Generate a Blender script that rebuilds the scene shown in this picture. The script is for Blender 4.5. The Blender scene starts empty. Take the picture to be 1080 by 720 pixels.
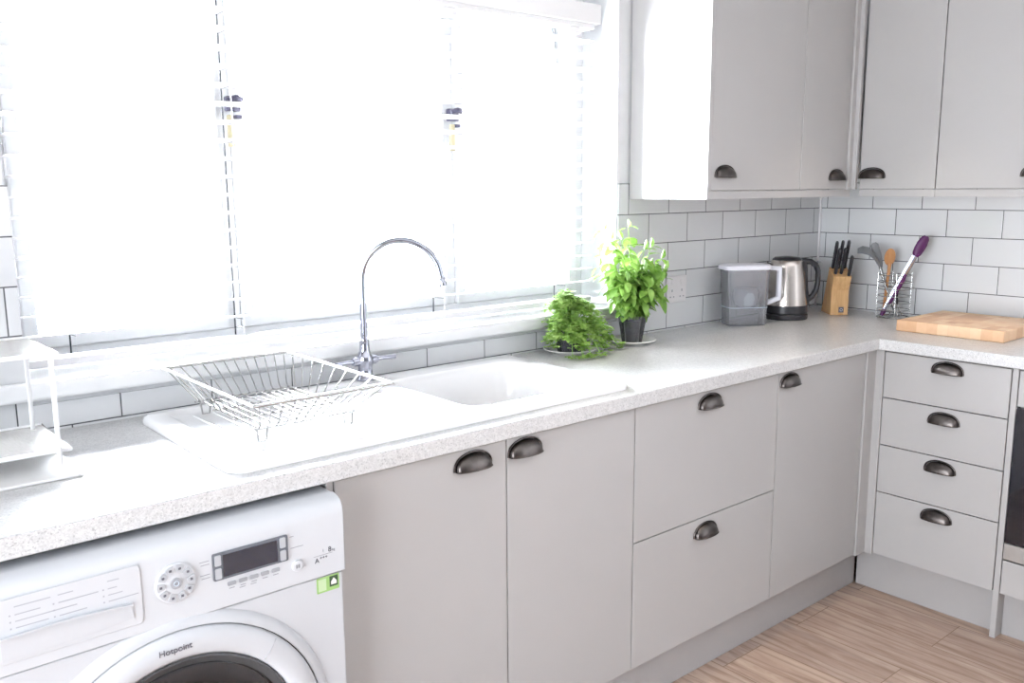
import bpy, bmesh, math, random
from mathutils import Vector, Matrix
PI = math.pi
scene = bpy.context.scene
col = scene.collection
random.seed(7)

# ------------------------------------------------------------------ materials
def new_mat(name):
    m = bpy.data.materials.new(name); m.use_nodes = True
    nt = m.node_tree; b = nt.nodes['Principled BSDF']
    return m, nt, b
def link(nt, a, b): nt.links.new(a, b)
def coords(nt, scale=(1, 1, 1), kind='Object', rot=(0, 0, 0), loc=(0, 0, 0)):
    tc = nt.nodes.new('ShaderNodeTexCoord'); mp = nt.nodes.new('ShaderNodeMapping')
    mp.inputs['Scale'].default_value = scale; mp.inputs['Rotation'].default_value = rot
    mp.inputs['Location'].default_value = loc
    link(nt, tc.outputs[kind], mp.inputs['Vector']); return mp.outputs['Vector']
def noise(nt, vec, scale, detail=2, rough=.5):
    n = nt.nodes.new('ShaderNodeTexNoise'); n.inputs['Scale'].default_value = scale
    n.inputs['Detail'].default_value = detail; n.inputs['Roughness'].default_value = rough
    if vec is not None: link(nt, vec, n.inputs['Vector'])
    return n
def ramp(nt, fac, stops):
    r = nt.nodes.new('ShaderNodeValToRGB'); e = r.color_ramp.elements
    while len(e) < len(stops): e.new(.5)
    for i, (p, c) in enumerate(stops):
        e[i].position = p; e[i].color = (*c, 1) if len(c) == 3 else c
    link(nt, fac, r.inputs['Fac']); return r
def simple(name, c, rough=.5, metal=0., var=.04, scale=6, bump=0., coat=0., spec=.5):
    """plain surface with a very slight procedural variation of tone and gloss"""
    m, nt, b = new_mat(name)
    v = coords(nt); n = noise(nt, v, scale, 3)
    lo = tuple(max(0, x * (1 - var)) for x in c); hi = tuple(min(1, x * (1 + var)) for x in c)
    r = ramp(nt, n.outputs['Fac'], [(.3, lo), (.7, hi)])
    link(nt, r.outputs['Color'], b.inputs['Base Color'])
    b.inputs['Roughness'].default_value = rough; b.inputs['Metallic'].default_value = metal
    b.inputs['Coat Weight'].default_value = coat; b.inputs['Specular IOR Level'].default_value = spec
    if bump:
        n2 = noise(nt, v, scale * 12, 2); bp = nt.nodes.new('ShaderNodeBump')
        bp.inputs['Strength'].default_value = bump; bp.inputs['Distance'].default_value = .002
        link(nt, n2.outputs['Fac'], bp.inputs['Height']); link(nt, bp.outputs['Normal'], b.inputs['Normal'])
    return m

M = {}
M['paint'] = simple('white_wall_paint', (.80, .81, .82), .6, bump=.05)
M['paint_dark'] = simple('grey_wall_paint', (.16, .16, .16), .6, bump=.05)
M['ceiling'] = simple('ceiling_paint', (.52, .52, .52), .7)
M['greige'] = simple('greige_cabinet_lacquer', (.405, .395, .388), .32, var=.015, scale=3)
M['greige_edge'] = simple('greige_carcass_board', (.58, .555, .54), .45, var=.02)
M['plinth'] = simple('greige_plinth_board', (.375, .362, .358), .4, var=.02)
M['upvc'] = simple('white_upvc', (.92, .925, .93), .3, var=.01)
M['blind'] = simple('white_painted_wood_slat', (.92, .92, .925), .4, var=.01)
M['cord'] = simple('dark_grey_cord', (.03, .03, .035), .8)
M['sill'] = simple('white_gloss_sill', (.91, .915, .92), .25, var=.01)
M['ceramic'] = simple('white_sink_ceramic', (.91, .91, .91), .12, var=.01, coat=.3)
M['plate'] = simple('cream_white_glazed_saucer', (.82, .81, .78), .15, var=.02)
M['chrome'] = simple('polished_chrome', (.40, .41, .47), .10, 1.0, var=.02)
M['steelwire'] = simple('chromed_wire', (.46, .46, .45), .25, 1.0, var=.03)
M['pewter'] = simple('dark_pewter', (.085, .075, .07), .33, 1.0, var=.15, scale=40)
M['appliance'] = simple('white_appliance_enamel', (.53, .545, .57), .28, var=.01)
M['appliance_plastic'] = simple('white_appliance_plastic', (.56, .575, .60), .35, var=.01)
M['button_grey'] = simple('grey_button_plastic', (.30, .31, .33), .4)
M['button_light'] = simple('light_button_plastic', (.42, .435, .46), .35)
M['ink'] = simple('dark_grey_print', (.10, .10, .12), .6)
M['ink_grey'] = simple('pale_grey_print', (.27, .28, .31), .6)
M['ink_faint'] = simple('faint_grey_print', (.37, .385, .42), .6)
M['ink_blue'] = simple('pale_blue_grey_print', (.55, .62, .72), .6)
M['bezel'] = simple('grey_display_bezel', (.11, .12, .14), .3)
M['screen'] = simple('black_display_glass', (.012, .016, .03), .12, coat=.5)
M['rubber'] = simple('dark_door_gasket', (.05, .052, .056), .45)
M['green'] = simple('green_sticker_print', (.30, .50, .17), .4)
M['sticker_pale'] = simple('pale_green_sticker_print', (.50, .64, .38), .4)
M['green_dark'] = simple('dark_green_sticker_print', (.03, .07, .03), .4)
M['black_plastic'] = simple('black_moulded_plastic', (.022, .022, .025), .33, var=.1)
M['black_glass'] = simple('black_oven_glass', (.008, .008, .012), .06, coat=.5)
M['socket'] = simple('white_socket_plastic', (.78, .76, .77), .3, var=.01)
M['white_plastic'] = simple('white_jug_plastic', (.84, .84, .90), .28, var=.01)
M['filter'] = simple('pale_filter_plastic', (.75, .80, .86), .4)
M['purple'] = simple('dark_purple_silicone', (.085, .012, .085), .45, var=.1)
M['grey_nylon'] = simple('grey_nylon', (.20, .21, .22), .4)
M['soil'] = simple('dark_plug_soil', (.055, .052, .065), .9, var=.3, scale=60, bump=.3)
M['stem'] = simple('pale_green_stem', (.30, .50, .12), .5)
M['grey_seal'] = simple('shadow_gap_filler', (.10, .10, .10), .8)
M['drum'] = simple('brushed_drum_steel', (.40, .38, .36), .3, 1.0, var=.1)
M['brass'] = simple('pale_brass_stay', (.62, .55, .36), .4, .3)
M['handle_dark'] = simple('dark_window_catch', (.06, .055, .085), .35, .3)
M['mat'] = simple('pale_drip_mat', (.80, .80, .79), .5)

def worktop_mat():
    m, nt, b = new_mat('speckled_grey_laminate')
    v = coords(nt)
    vo = nt.nodes.new('ShaderNodeTexVoronoi'); vo.inputs['Scale'].default_value = 420; link(nt, v, vo.inputs['Vector'])
    s = nt.nodes.new('ShaderNodeSeparateColor'); link(nt, vo.outputs['Color'], s.inputs['Color'])
    r = ramp(nt, s.outputs['Red'], [(.0, (.40, .40, .40)), (.10, (.53, .53, .527)), (.5, (.60, .597, .594)), (1., (.66, .66, .657))])
    n = noise(nt, v, 90, 3); r2 = ramp(nt, n.outputs['Fac'], [(.35, (.90, .90, .90)), (.65, (1, 1, 1))])
    mx = nt.nodes.new('ShaderNodeMix'); mx.data_type = 'RGBA'; mx.blend_type = 'MULTIPLY'; mx.inputs['Factor'].default_value = 1
    link(nt, r.outputs['Color'], mx.inputs['A']); link(nt, r2.outputs['Color'], mx.inputs['B'])
    link(nt, mx.outputs['Result'], b.inputs['Base Color'])
    b.inputs['Roughness'].default_value = .28
    return m
M['worktop'] = worktop_mat()

PV, PHL, PHR, ZA, S0, T0 = .1014, .2066, .1973, 1.3185, .032, .1485
def tile_mat(name, side):
    m, nt, b = new_mat(name)
    tc = nt.nodes.new('ShaderNodeTexCoord'); sp = nt.nodes.new('ShaderNodeSeparateXYZ'); link(nt, tc.outputs['Object'], sp.inputs[0])
    def mth(op, a, k):
        n = nt.nodes.new('ShaderNodeMath'); n.operation = op
        link(nt, a, n.inputs[0]); n.inputs[1].default_value = k; return n.outputs[0]
    w = PHL if side == 'back' else PHR
    src = sp.outputs['X'] if side == 'back' else sp.outputs['Y']
    u = mth('MULTIPLY', src, -1); u = mth('ADD', u, -(T0 if side == 'back' else S0) + w / 2 + 20 * w)
    v = mth('ADD', sp.outputs['Z'], -ZA + 20 * PV)
    cb = nt.nodes.new('ShaderNodeCombineXYZ'); link(nt, u, cb.inputs[0]); link(nt, v, cb.inputs[1])
    def brick(mort, smooth):
        br = nt.nodes.new('ShaderNodeTexBrick'); br.offset = .5; br.offset_frequency = 2; br.squash = 1
        br.inputs['Scale'].default_value = 1; br.inputs['Brick Width'].default_value = w; br.inputs['Row Height'].default_value = PV
        br.inputs['Mortar Size'].default_value = mort; br.inputs['Mortar Smooth'].default_value = smooth
        link(nt, cb.outputs[0], br.inputs['Vector']); return br
    br = brick(.0016, .1)
    br.inputs['Color1'].default_value = (.68, .69, .70, 1); br.inputs['Color2'].default_value = (.72, .73, .74, 1)
    br.inputs['Mortar'].default_value = (.10, .10, .105, 1)
    link(nt, br.outputs['Color'], b.inputs['Base Color'])
    r = ramp(nt, br.outputs['Fac'], [(0, (.10, .10, .10)), (1, (.8, .8, .8))]); link(nt, r.outputs['Color'], b.inputs['Roughness'])
    b2 = brick(.006, 1.); inv = mth('MULTIPLY', b2.outputs['Fac'], -1)
    n = noise(nt, tc.outputs['Object'], 7, 2)
    ad = nt.nodes.new('ShaderNodeMath'); ad.operation = 'MULTIPLY_ADD'; link(nt, n.outputs['Fac'], ad.inputs[0]); ad.inputs[1].default_value = 1.2; link(nt, inv, ad.inputs[2])
    bp = nt.nodes.new('ShaderNodeBump'); bp.inputs['Strength'].default_value = .6; bp.inputs['Distance'].default_value = .0012
    link(nt, ad.outputs[0], bp.inputs['Height']); link(nt, bp.outputs['Normal'], b.inputs['Normal'])
    return m
M['tile_back'] = tile_mat('white_metro_tiles_window_wall', 'back')
M['tile_right'] = tile_mat('white_metro_tiles_side_wall', 'right')

def floor_mat():
    m, nt, b = new_mat('oak_plank_flooring')
    tc = nt.nodes.new('ShaderNodeTexCoord'); sp = nt.nodes.new('ShaderNodeSeparateXYZ'); link(nt, tc.outputs['Object'], sp.inputs[0])
    def mth(op, a, k):
        n = nt.nodes.new('ShaderNodeMath'); n.operation = op
        link(nt, a, n.inputs[0]); n.inputs[1].default_value = k; return n.outputs[0]
    W, L = .195, 1.29
    u = mth('ADD', mth('MULTIPLY', sp.outputs['Y'], -1), -.57 + 20 * L)
    v = mth('ADD', sp.outputs['X'], .775 + 40 * W)
    cb = nt.nodes.new('ShaderNodeCombineXYZ'); link(nt, u, cb.inputs[0]); link(nt, v, cb.inputs[1])
    br = nt.nodes.new('ShaderNodeTexBrick'); br.offset = 1 - .35 / L; br.offset_frequency = 2; br.squash = 1
    br.inputs['Scale'].default_value = 1; br.inputs['Brick Width'].default_value = L; br.inputs['Row Height'].default_value = W
    br.inputs['Mortar Size'].default_value = .0012; br.inputs['Mortar Smooth'].default_value = .2
    br.inputs['Color1'].default_value = (0, 0, 0, 1); br.inputs['Color2'].default_value = (1, 1, 1, 1); br.inputs['Mortar'].default_value = (.5, .5, .5, 1)
    link(nt, cb.outputs[0], br.inputs['Vector'])
    # grain: stretched noise, offset per plank
    off = nt.nodes.new('ShaderNodeVectorMath'); off.operation = 'MULTIPLY_ADD'
    link(nt, br.outputs['Color'], off.inputs[0]); off.inputs[1].default_value = (7, 7, 7); link(nt, cb.outputs[0], off.inputs[2])
    mp = nt.nodes.new('ShaderNodeMapping'); mp.inputs['Scale'].default_value = (1.3, 11, 1); link(nt, off.outputs[0], mp.inputs['Vector'])
    g = noise(nt, mp.outputs['Vector'], 2.4, 8, .62); g.inputs['Distortion'].default_value = .9
    wv = nt.nodes.new('ShaderNodeTexWave'); wv.bands_direction = 'Y'; wv.inputs['Scale'].default_value = .8; wv.inputs['Distortion'].default_value = 14
    wv.inputs['Detail'].default_value = 3; wv.inputs['Detail Scale'].default_value = .9; link(nt, mp.outputs['Vector'], wv.inputs['Vector'])
    c1 = ramp(nt, g.outputs['Fac'], [(.25, (.26, .175, .13)), (.5, (.42, .305, .24)), (.75, (.57, .45, .37))])
    c2 = ramp(nt, wv.outputs['Fac'], [(.0, (.66, .64, .64)), (.22, (.95, .94, .93)), (1., (1, 1, 1))])
    mx = nt.nodes.new('ShaderNodeMix'); mx.data_type = 'RGBA'; mx.blend_type = 'MULTIPLY'; mx.inputs['Factor'].default_value = .75
    link(nt, c1.outputs['Color'], mx.inputs['A']); link(nt, c2.outputs['Color'], mx.inputs['B'])
    pl = ramp(nt, br.outputs['Color'], [(0, (.86, .86, .88)), (1, (1.0, .98, .96))])
    mx2 = nt.nodes.new('ShaderNodeMix'); mx2.data_type = 'RGBA'; mx2.blend_type = 'MULTIPLY'; mx2.inputs['Factor'].default_value = 1
    link(nt, mx.outputs['Result'], mx2.inputs['A']); link(nt, pl.outputs['Color'], mx2.inputs['B'])
    mx3 = nt.nodes.new('ShaderNodeMix'); mx3.data_type = 'RGBA'; link(nt, br.outputs['Fac'], mx3.inputs['Factor'])
    link(nt, mx2.outputs['Result'], mx3.inputs['A']); mx3.inputs['B'].default_value = (.13, .085, .06, 1)
    link(nt, mx3.outputs['Result'], b.inputs['Base Color'])
    b.inputs['Roughness'].default_value = .45
    return m
M['floor'] = floor_mat()

def wood_mat(name, dark, light, scale=(3, 3, 40), rough=.5):
    m, nt, b = new_mat(name)
    v = coords(nt, scale); n = noise(nt, v, 3, 6, .6); n.inputs['Distortion'].default_value = .6
    r = ramp(nt, n.outputs['Fac'], [(.3, dark), (.7, light)]); link(nt, r.outputs['Color'], b.inputs['Base Color'])
    b.inputs['Roughness'].default_value = rough; return m
M['block_wood'] = wood_mat('honey_beech_wood', (.50, .28, .12), (.68, .42, .20), (30, 30, 3))
M['spoon_wood'] = wood_mat('orange_beech_spoon', (.42, .19, .07), (.56, .28, .12), (30, 30, 3))
def board_mat():
    m, nt, b = new_mat('end_grain_butcher_block')
    v = coords(nt)
    br = nt.nodes.new('ShaderNodeTexBrick'); br.offset = .5
    br.inputs['Scale'].default_value = 1; br.inputs['Brick Width'].default_value = .052; br.inputs['Row Height'].default_value = .0355
    br.inputs['Mortar Size'].default_value = .0003; br.inputs['Color1'].default_value = (0, 0, 0, 1); br.inputs['Color2'].default_value = (1, 1, 1, 1); br.inputs['Mortar'].default_value = (.2, .2, .2, 1)
    link(nt, v, br.inputs['Vector'])
    n = noise(nt, v, 60, 4)
    mm = nt.nodes.new('ShaderNodeMix'); mm.data_type = 'RGBA'; mm.inputs['Factor'].default_value = .35
    link(nt, br.outputs['Color'], mm.inputs['A']); link(nt, n.outputs['Color'], mm.inputs['B'])
    r = ramp(nt, mm.outputs['Result'], [(.1, (.62, .36, .20)), (.5, (.76, .50, .31)), (.9, (.86, .64, .43))])
    link(nt, r.outputs['Color'], b.inputs['Base Color']); b.inputs['Roughness'].default_value = .5
    return m
M['board'] = board_mat()
def brushed():
    m, nt, b = new_mat('brushed_kettle_steel')
    v = coords(nt, (1, 1, 60)); n = noise(nt, v, 20, 2)
    r = ramp(nt, n.outputs['Fac'], [(.3, (.55, .50, .46)), (.7, (.66, .61, .57))]); link(nt, r.outputs['Color'], b.inputs['Base Color'])
    b.inputs['Metallic'].default_value = 1; b.inputs['Roughness'].default_value = .27; b.inputs['Anisotropic'].default_value = .5
    return m
M['brushed'] = brushed()
def steel_flat():
    return simple('brushed_oven_steel', (.52, .52, .51), .35, 1.0, var=.05, scale=30)
M['steel'] = steel_flat()
def glass(name, tint=(1, 1, 1), tr=.9, rough=.03, milk=0., milk_col=(.8, .8, .86)):
    m = bpy.data.materials.new(name); m.use_nodes = True; nt = m.node_tree; nt.nodes.clear()
    o = nt.nodes.new('ShaderNodeOutputMaterial'); t = nt.nodes.new('ShaderNodeBsdfTransparent'); g = nt.nodes.new('ShaderNodeBsdfGlossy')
    t.inputs['Color'].default_value = (*tint, 1); g.inputs['Roughness'].default_value = rough
    f = nt.nodes.new('ShaderNodeFresnel'); f.inputs['IOR'].default_value = 1.45
    v = coords(nt); n = noise(nt, v, 3, 1); ad = nt.nodes.new('ShaderNodeMath'); ad.operation = 'MULTIPLY_ADD'
    link(nt, n.outputs['Fac'], ad.inputs[0]); ad.inputs[1].default_value = .01; link(nt, f.outputs[0], ad.inputs[2])
    mx = nt.nodes.new('ShaderNodeMixShader'); link(nt, ad.outputs[0], mx.inputs['Fac']); link(nt, t.outputs[0], mx.inputs[1]); link(nt, g.outputs[0], mx.inputs[2])
    if milk:
        df = nt.nodes.new('ShaderNodeBsdfDiffuse'); df.inputs['Color'].default_value = (*milk_col, 1)
        tl = nt.nodes.new('ShaderNodeBsdfTranslucent'); tl.inputs['Color'].default_value = (*milk_col, 1)
        m1 = nt.nodes.new('ShaderNodeMixShader'); link(nt, df.outputs[0], m1.inputs[1]); link(nt, tl.outputs[0], m1.inputs[2])
        m2 = nt.nodes.new('ShaderNodeMixShader'); m2.inputs['Fac'].default_value = milk; link(nt, mx.outputs[0], m2.inputs[1]); link(nt, m1.outputs[0], m2.inputs[2]); mx = m2
    link(nt, mx.outputs[0], o.inputs['Surface']); return m
M['pane'] = glass('clear_window_glass')
M['jug'] = glass('smoky_clear_jug_plastic', (.975, .978, .99), milk=.20, milk_col=(.93, .94, .98))
M['pot'] = glass('clear_pot_plastic', (.95, .955, .965), milk=.05)
M['door_glass'] = glass('dark_washer_glass', (.35, .35, .37))
def leaf_mat(name, c1, c2, tr):
    m = bpy.data.materials.new(name); m.use_nodes = True; nt = m.node_tree; nt.nodes.clear()
    o = nt.nodes.new('ShaderNodeOutputMaterial'); p = nt.nodes.new('ShaderNodeBsdfPrincipled'); t = nt.nodes.new('ShaderNodeBsdfTranslucent')
    v = coords(nt); n = noise(nt, v, 38, 2)
    r = ramp(nt, n.outputs['Fac'], [(.3, c1), (.7, c2)]); link(nt, r.outputs['Color'], p.inputs['Base Color'])
    r2 = ramp(nt, n.outputs['Fac'], [(.3, tr), (.7, tuple(min(1, x * 1.2) for x in tr))]); link(nt, r2.outputs['Color'], t.inputs['Color'])
    p.inputs['Roughness'].default_value = .45
    mx = nt.nodes.new('ShaderNodeMixShader'); mx.inputs['Fac'].default_value = .22
    link(nt, p.outputs[0], mx.inputs[1]); link(nt, t.outputs[0], mx.inputs[2]); link(nt, mx.outputs[0], o.inputs['Surface']); return m
M['basil'] = leaf_mat('fresh_basil_leaf', (.11, .24, .03), (.24, .40, .08), (.26, .44, .09))
M['parsley'] = leaf_mat('fresh_parsley_leaf', (.17, .32, .05), (.36, .52, .15), (.46, .66, .20))

# ------------------------------------------------------------------ helpers
def obj(name, bm, mat, parent=None, smooth=False, loc=None):
    me = bpy.data.meshes.new(name); bmesh.ops.recalc_face_normals(bm, faces=bm.faces); bm.to_mesh(me); bm.free()
    if mat is not None: me.materials.append(mat)
    if smooth:
        for p in me.polygons: p.use_smooth = True
        try: me.set_sharp_from_angle(angle=math.radians(38))
        except Exception: pass
    o = bpy.data.objects.new(name, me); col.objects.link(o)
    if parent: o.parent = parent
    if loc is not None: o.location = loc
    return o
def thing(name, label, cat, loc=(0, 0, 0), rz=0, group=None):
    o = bpy.data.objects.new(name, None); o.empty_display_size = .05; col.objects.link(o)
    o.location = loc; o.rotation_euler = (0, 0, rz); o['label'] = label; o['category'] = cat
    if group: o['group'] = group
    return o
def tag(o, label, cat, group=None, kind=None):
    o['label'] = label; o['category'] = cat
    if group: o['group'] = group
    if kind: o['kind'] = kind
    return o
def struct(o): o['kind'] = 'structure'; return o
def box(bm, x0, x1, y0, y1, z0, z1, bev=0., seg=2):
    b2 = bmesh.new()
    bmesh.ops.create_cube(b2, size=1)
    for v in b2.verts:
        v.co = Vector(((x0 + x1) / 2 + v.co.x * (x1 - x0), (y0 + y1) / 2 + v.co.y * (y1 - y0), (z0 + z1) / 2 + v.co.z * (z1 - z0)))
    if bev: bmesh.ops.bevel(b2, geom=b2.edges[:], offset=bev, segments=seg, profile=.5, affect='EDGES')
    merge(bm, b2); return bm
def merge(bm, b2, mtx=None):
    if mtx is not None: b2.transform(mtx)
    me = bpy.data.meshes.new('tmp'); b2.to_mesh(me); b2.free(); bm.from_mesh(me); bpy.data.meshes.remove(me)
def bx(*a, **k): return box(bmesh.new(), *a, **k)
def tube(bm, pts, r, seg=8, closed=False, cap=True):
    pts = [Vector(p) for p in pts]; n = len(pts); rings = []
    rr = r if isinstance(r, (list, tuple)) else [r] * n
    def tan(i):
        a = pts[(i - 1) % n] if closed or i > 0 else pts[0]; b = pts[(i + 1) % n] if closed or i < n - 1 else pts[-1]
        return (b - a).normalized()
    t = tan(0); up = Vector((0, 0, 1)) if abs(t.z) < .9 else Vector((1, 0, 0))
    nrm = t.cross(up).normalized()
    for i in range(n):
        t2 = tan(i); nrm = (nrm - t2 * nrm.dot(t2)).normalized(); bn = t2.cross(nrm)
        rings.append([bm.verts.new(pts[i] + (nrm * math.cos(2 * PI * k / seg) + bn * math.sin(2 * PI * k / seg)) * rr[i]) for k in range(seg)])
    m = n if closed else n - 1
    for i in range(m):
        a, b = rings[i], rings[(i + 1) % n]
        for k in range(seg): bm.faces.new((a[k], a[(k + 1) % seg], b[(k + 1) % seg], b[k]))
    if cap and not closed:
        bm.faces.new(rings[0][::-1]); bm.faces.new(rings[-1])
    return bm
def lathe(bm, prof, seg=32, c=(0, 0, 0), axis='z', sx=1, sy=1):
    rings = []
    for (r, z) in prof:
        if r < 1e-6: rings.append([bm.verts.new((c[0], c[1], c[2] + z))])
        else: rings.append([bm.verts.new((c[0] + sx * r * math.cos(2 * PI * k / seg), c[1] + sy * r * math.sin(2 * PI * k / seg), c[2] + z)) for k in range(seg)])
    for a, b in zip(rings, rings[1:]):
        for k in range(seg):
            k2 = (k + 1) % seg
            if len(a) == 1 and len(b) == 1: continue
            if len(a) == 1: bm.faces.new((a[0], b[k2], b[k]))
            elif len(b) == 1: bm.faces.new((a[k], a[k2], b[0]))
            else: bm.faces.new((a[k], a[k2], b[k2], b[k]))
    return bm
def prism(bm, poly, lo, hi, f):
    """extrude a 2-D polygon between lo and hi; f(u, v, w) -> xyz"""
    a = [bm.verts.new(f(u, v, lo)) for u, v in poly]; b = [bm.verts.new(f(u, v, hi)) for u, v in poly]
    bm.faces.new(a[::-1]); bm.faces.new(b)
    for i in range(len(poly)):
        j = (i + 1) % len(poly); bm.faces.new((a[i], a[j], b[j], b[i]))
    return bm
def slab(bm, us, vs, keep, w0, w1, f):
    """thick sheet over a grid of cells, kept where keep(i, j)"""
    V = {}
    def vert(i, j, w):
        if (i, j, w) not in V: V[(i, j, w)] = bm.verts.new(f(us[i], vs[j], (w0, w1)[w]))
        return V[(i, j, w)]
    nx, ny = len(us) - 1, len(vs) - 1
    K = lambda i, j: 0 <= i < nx and 0 <= j < ny and keep(i, j)
    for i in range(nx):
        for j in range(ny):
            if not K(i, j): continue
            for w in (0, 1): bm.faces.new([vert(i, j, w), vert(i + 1, j, w), vert(i + 1, j + 1, w), vert(i, j + 1, w)])
            for (di, dj, e) in ((-1, 0, ((0, 0), (0, 1))), (1, 0, ((1, 0), (1, 1))), (0, -1, ((0, 0), (1, 0))), (0, 1, ((0, 1), (1, 1)))):
                if not K(i + di, j + dj):
                    p, q = e; bm.faces.new([vert(i + p[0], j + p[1], 0), vert(i + q[0], j + q[1], 0), vert(i + q[0], j + q[1], 1), vert(i + p[0], j + p[1], 1)])
    return bm
def rrect(x0, x1, y0, y1, r, n=8):
    out = []
    for cx, cy, a0 in ((x1 - r, y1 - r, 0), (x0 + r, y1 - r, 90), (x0 + r, y0 + r, 180), (x1 - r, y0 + r, 270)):
        for k in range(n + 1):
            a = math.radians(a0 + 90 * k / n); out.append((cx + r * math.cos(a), cy + r * math.sin(a)))
    return out
def loft(bm, loops, cap0=False, cap1=False):
    R = [[bm.verts.new(p) for p in lp] for lp in loops]
    for a, b in zip(R, R[1:]):
        n = len(a)
        for k in range(n): bm.faces.new((a[k], a[(k + 1) % n], b[(k + 1) % n], b[k]))
    if cap0: bm.faces.new(R[0][::-1])
    if cap1: bm.faces.new(R[-1])
    return R
def add_bevel(o, w=.0015, seg=2):
    m = o.modifiers.new('edge', 'BEVEL'); m.width = w; m.segments = seg; m.limit_method = 'ANGLE'; m.angle_limit = math.radians(40); return o
def Rz(a): return Matrix.Rotation(a, 4, 'Z')

# ------------------------------------------------------------------ room shell
XL, YF, ZC = -5.4, -6.0, 2.45
WX0, WX1, WZ0, WZ1 = -3.022, -1.236, .985, 2.02        # window opening
struct(obj('floor', bx(XL, .3, YF, .3, -.12, 0), M['floor']))
struct(obj('ceiling', bx(XL - .2, .3, YF - .2, .35, ZC, ZC + .12), M['ceiling']))
wb = struct(obj('wall_back', slab(bmesh.new(), [XL, WX0, WX1, .006], [0, WZ0, WZ1, ZC], lambda i, j: (i, j) != (1, 1), .006, .30, lambda u, v, w: (u, w, v)), M['paint']))
wr = struct(obj('wall_right', bx(.006, .26, YF, .30, 0, ZC), M['paint']))
DY0, DY1, DZ1 = -2.75, -.40, 2.15
struct(obj('wall_left', slab(bmesh.new(), [YF, DY0, DY1, .30], [0, DZ1, ZC], lambda i, j: (i, j) != (1, 0), XL - .2, XL, lambda u, v, w: (w, u, v)), M['paint_dark']))
struct(obj('wall_front', bx(XL - .2, .3, YF - .2, YF, 0, ZC), M['paint_dark']))
# tile layers, part of the walls
TZ = ZA + PV + .0008
obj('tile_cladding', slab(bmesh.new(), [XL, WX0 + .006, -1.229, -.0005], [.80, .966, TZ], lambda i, j: (i, j) != (1, 1), 0, .0058, lambda u, v, w: (u, w, v)), M['tile_back'], wb)
obj('tile_cladding', bx(0, .0058, -2.0, 0, .80, TZ), M['tile_right'], wr)
# white tile edging strip standing in the inner corner
struct(add_bevel(obj('trim_1', bx(-.010, -.0004, -.008, -.0004, .908, 1.372), M['socket']), .002))

# window: outer frame, two mullions, panes, sill, catches
win = struct(bpy.data.objects.new('window_1', None)); col.objects.link(win)
fy0, fy1 = .165, .235
def wframe(x0, x1, z0, z1, t, y0, y1):
    bm = bmesh.new()
    slab(bm, [x0, x0 + t, x1 - t, x1], [z0, z0 + t, z1 - t, z1], lambda i, j: (i, j) != (1, 1), y0, y1, lambda u, v, w: (u, w, v)); return bm
add_bevel(obj('window_frame', wframe(WX0 + .001, WX1 - .001, WZ0 + .036, WZ1 - .001, .036, fy0, fy1), M['upvc'], win), .004)
IX0, IX1, IZ0, IZ1 = WX0 + .038, WX1 - .038, WZ0 + .073, WZ1 - .038
muls = [-2.492, -1.800]
xs = [IX0] + muls + [IX1]
for m_ in muls: add_bevel(obj('mullion', bx(m_ - .018, m_ + .018, fy0 + .002, fy1 - .002, IZ0, IZ1), M['upvc'], win), .003)
for i in range(3):
    a = xs[i] + (.019 if i else .001); b = xs[i + 1] - (.019 if i < 2 else .001)
    s = add_bevel(obj('sash', wframe(a, b, IZ0 + .001, IZ1 - .001, .032, fy0 - .012, fy1 - .012), M['upvc'], win), .004)
    obj('pane', bx(a + .028, b - .028, .196, .202, IZ0 + .029, IZ1 - .029), M['pane'], s)
sl = obj('window_sill', bm_ := bx(-3.20, -1.165, -.032, -.0005, .980, 1.019, bev=.009, seg=3), M['sill'], win, smooth=True)
bm = bx(WX0 + .002, WX1 - .002, -.002, fy0 - .001, WZ0 + .0005, 1.018)
obj('sill_board', bm, M['sill'], win)
def catch(cx, zc):
    c = obj('window_catch', bmesh.new(), M['handle_dark'], win)
    bm = bmesh.new()
    box(bm, cx - .018, cx + .018, .131, .151, zc - .018, zc + .018, .004)
    tube(bm, [(cx - .02, .120, zc + .006), (cx, .112, zc + .012), (cx + .016, .118, zc + .010)], .008, 8)
    box(bm, cx + .002, cx + .018, .126, .146, zc - .036, zc - .027, .002)
    bm.to_mesh(c.data); bm.free()
    obj('catch_arm', bx(cx - .022, cx - .006, .120, .130, zc - .105, zc - .028, bev=.003), M['brass'], c)
catch(-2.476, 1.618); catch(-1.800, 1.622)

# unseen glazed patio door, added behind the camera to light the room
dr = struct(bpy.data.objects.new('fill_door_1', None)); col.objects.link(dr)
def dframe(y0, y1): return slab(bmesh.new(), [y0, y0 + .07, y1 - .07, y1], [0.001, .08, DZ1 - .08, DZ1 - .001], lambda i, j: (i, j) != (1, 1), XL - .12, XL - .05, lambda u, v, w: (w, u, v))
DM = (DY0 + DY1) / 2
for a, b in ((DY0 + .001, DM - .001), (DM + .001, DY1 - .001)):
    f_ = obj('door_frame', dframe(a, b), M['upvc'], dr)
    obj('pane', bx(XL - .09, XL - .084, a + .065, b - .065, .075, DZ1 - .075), M['pane'], f_)

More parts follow.
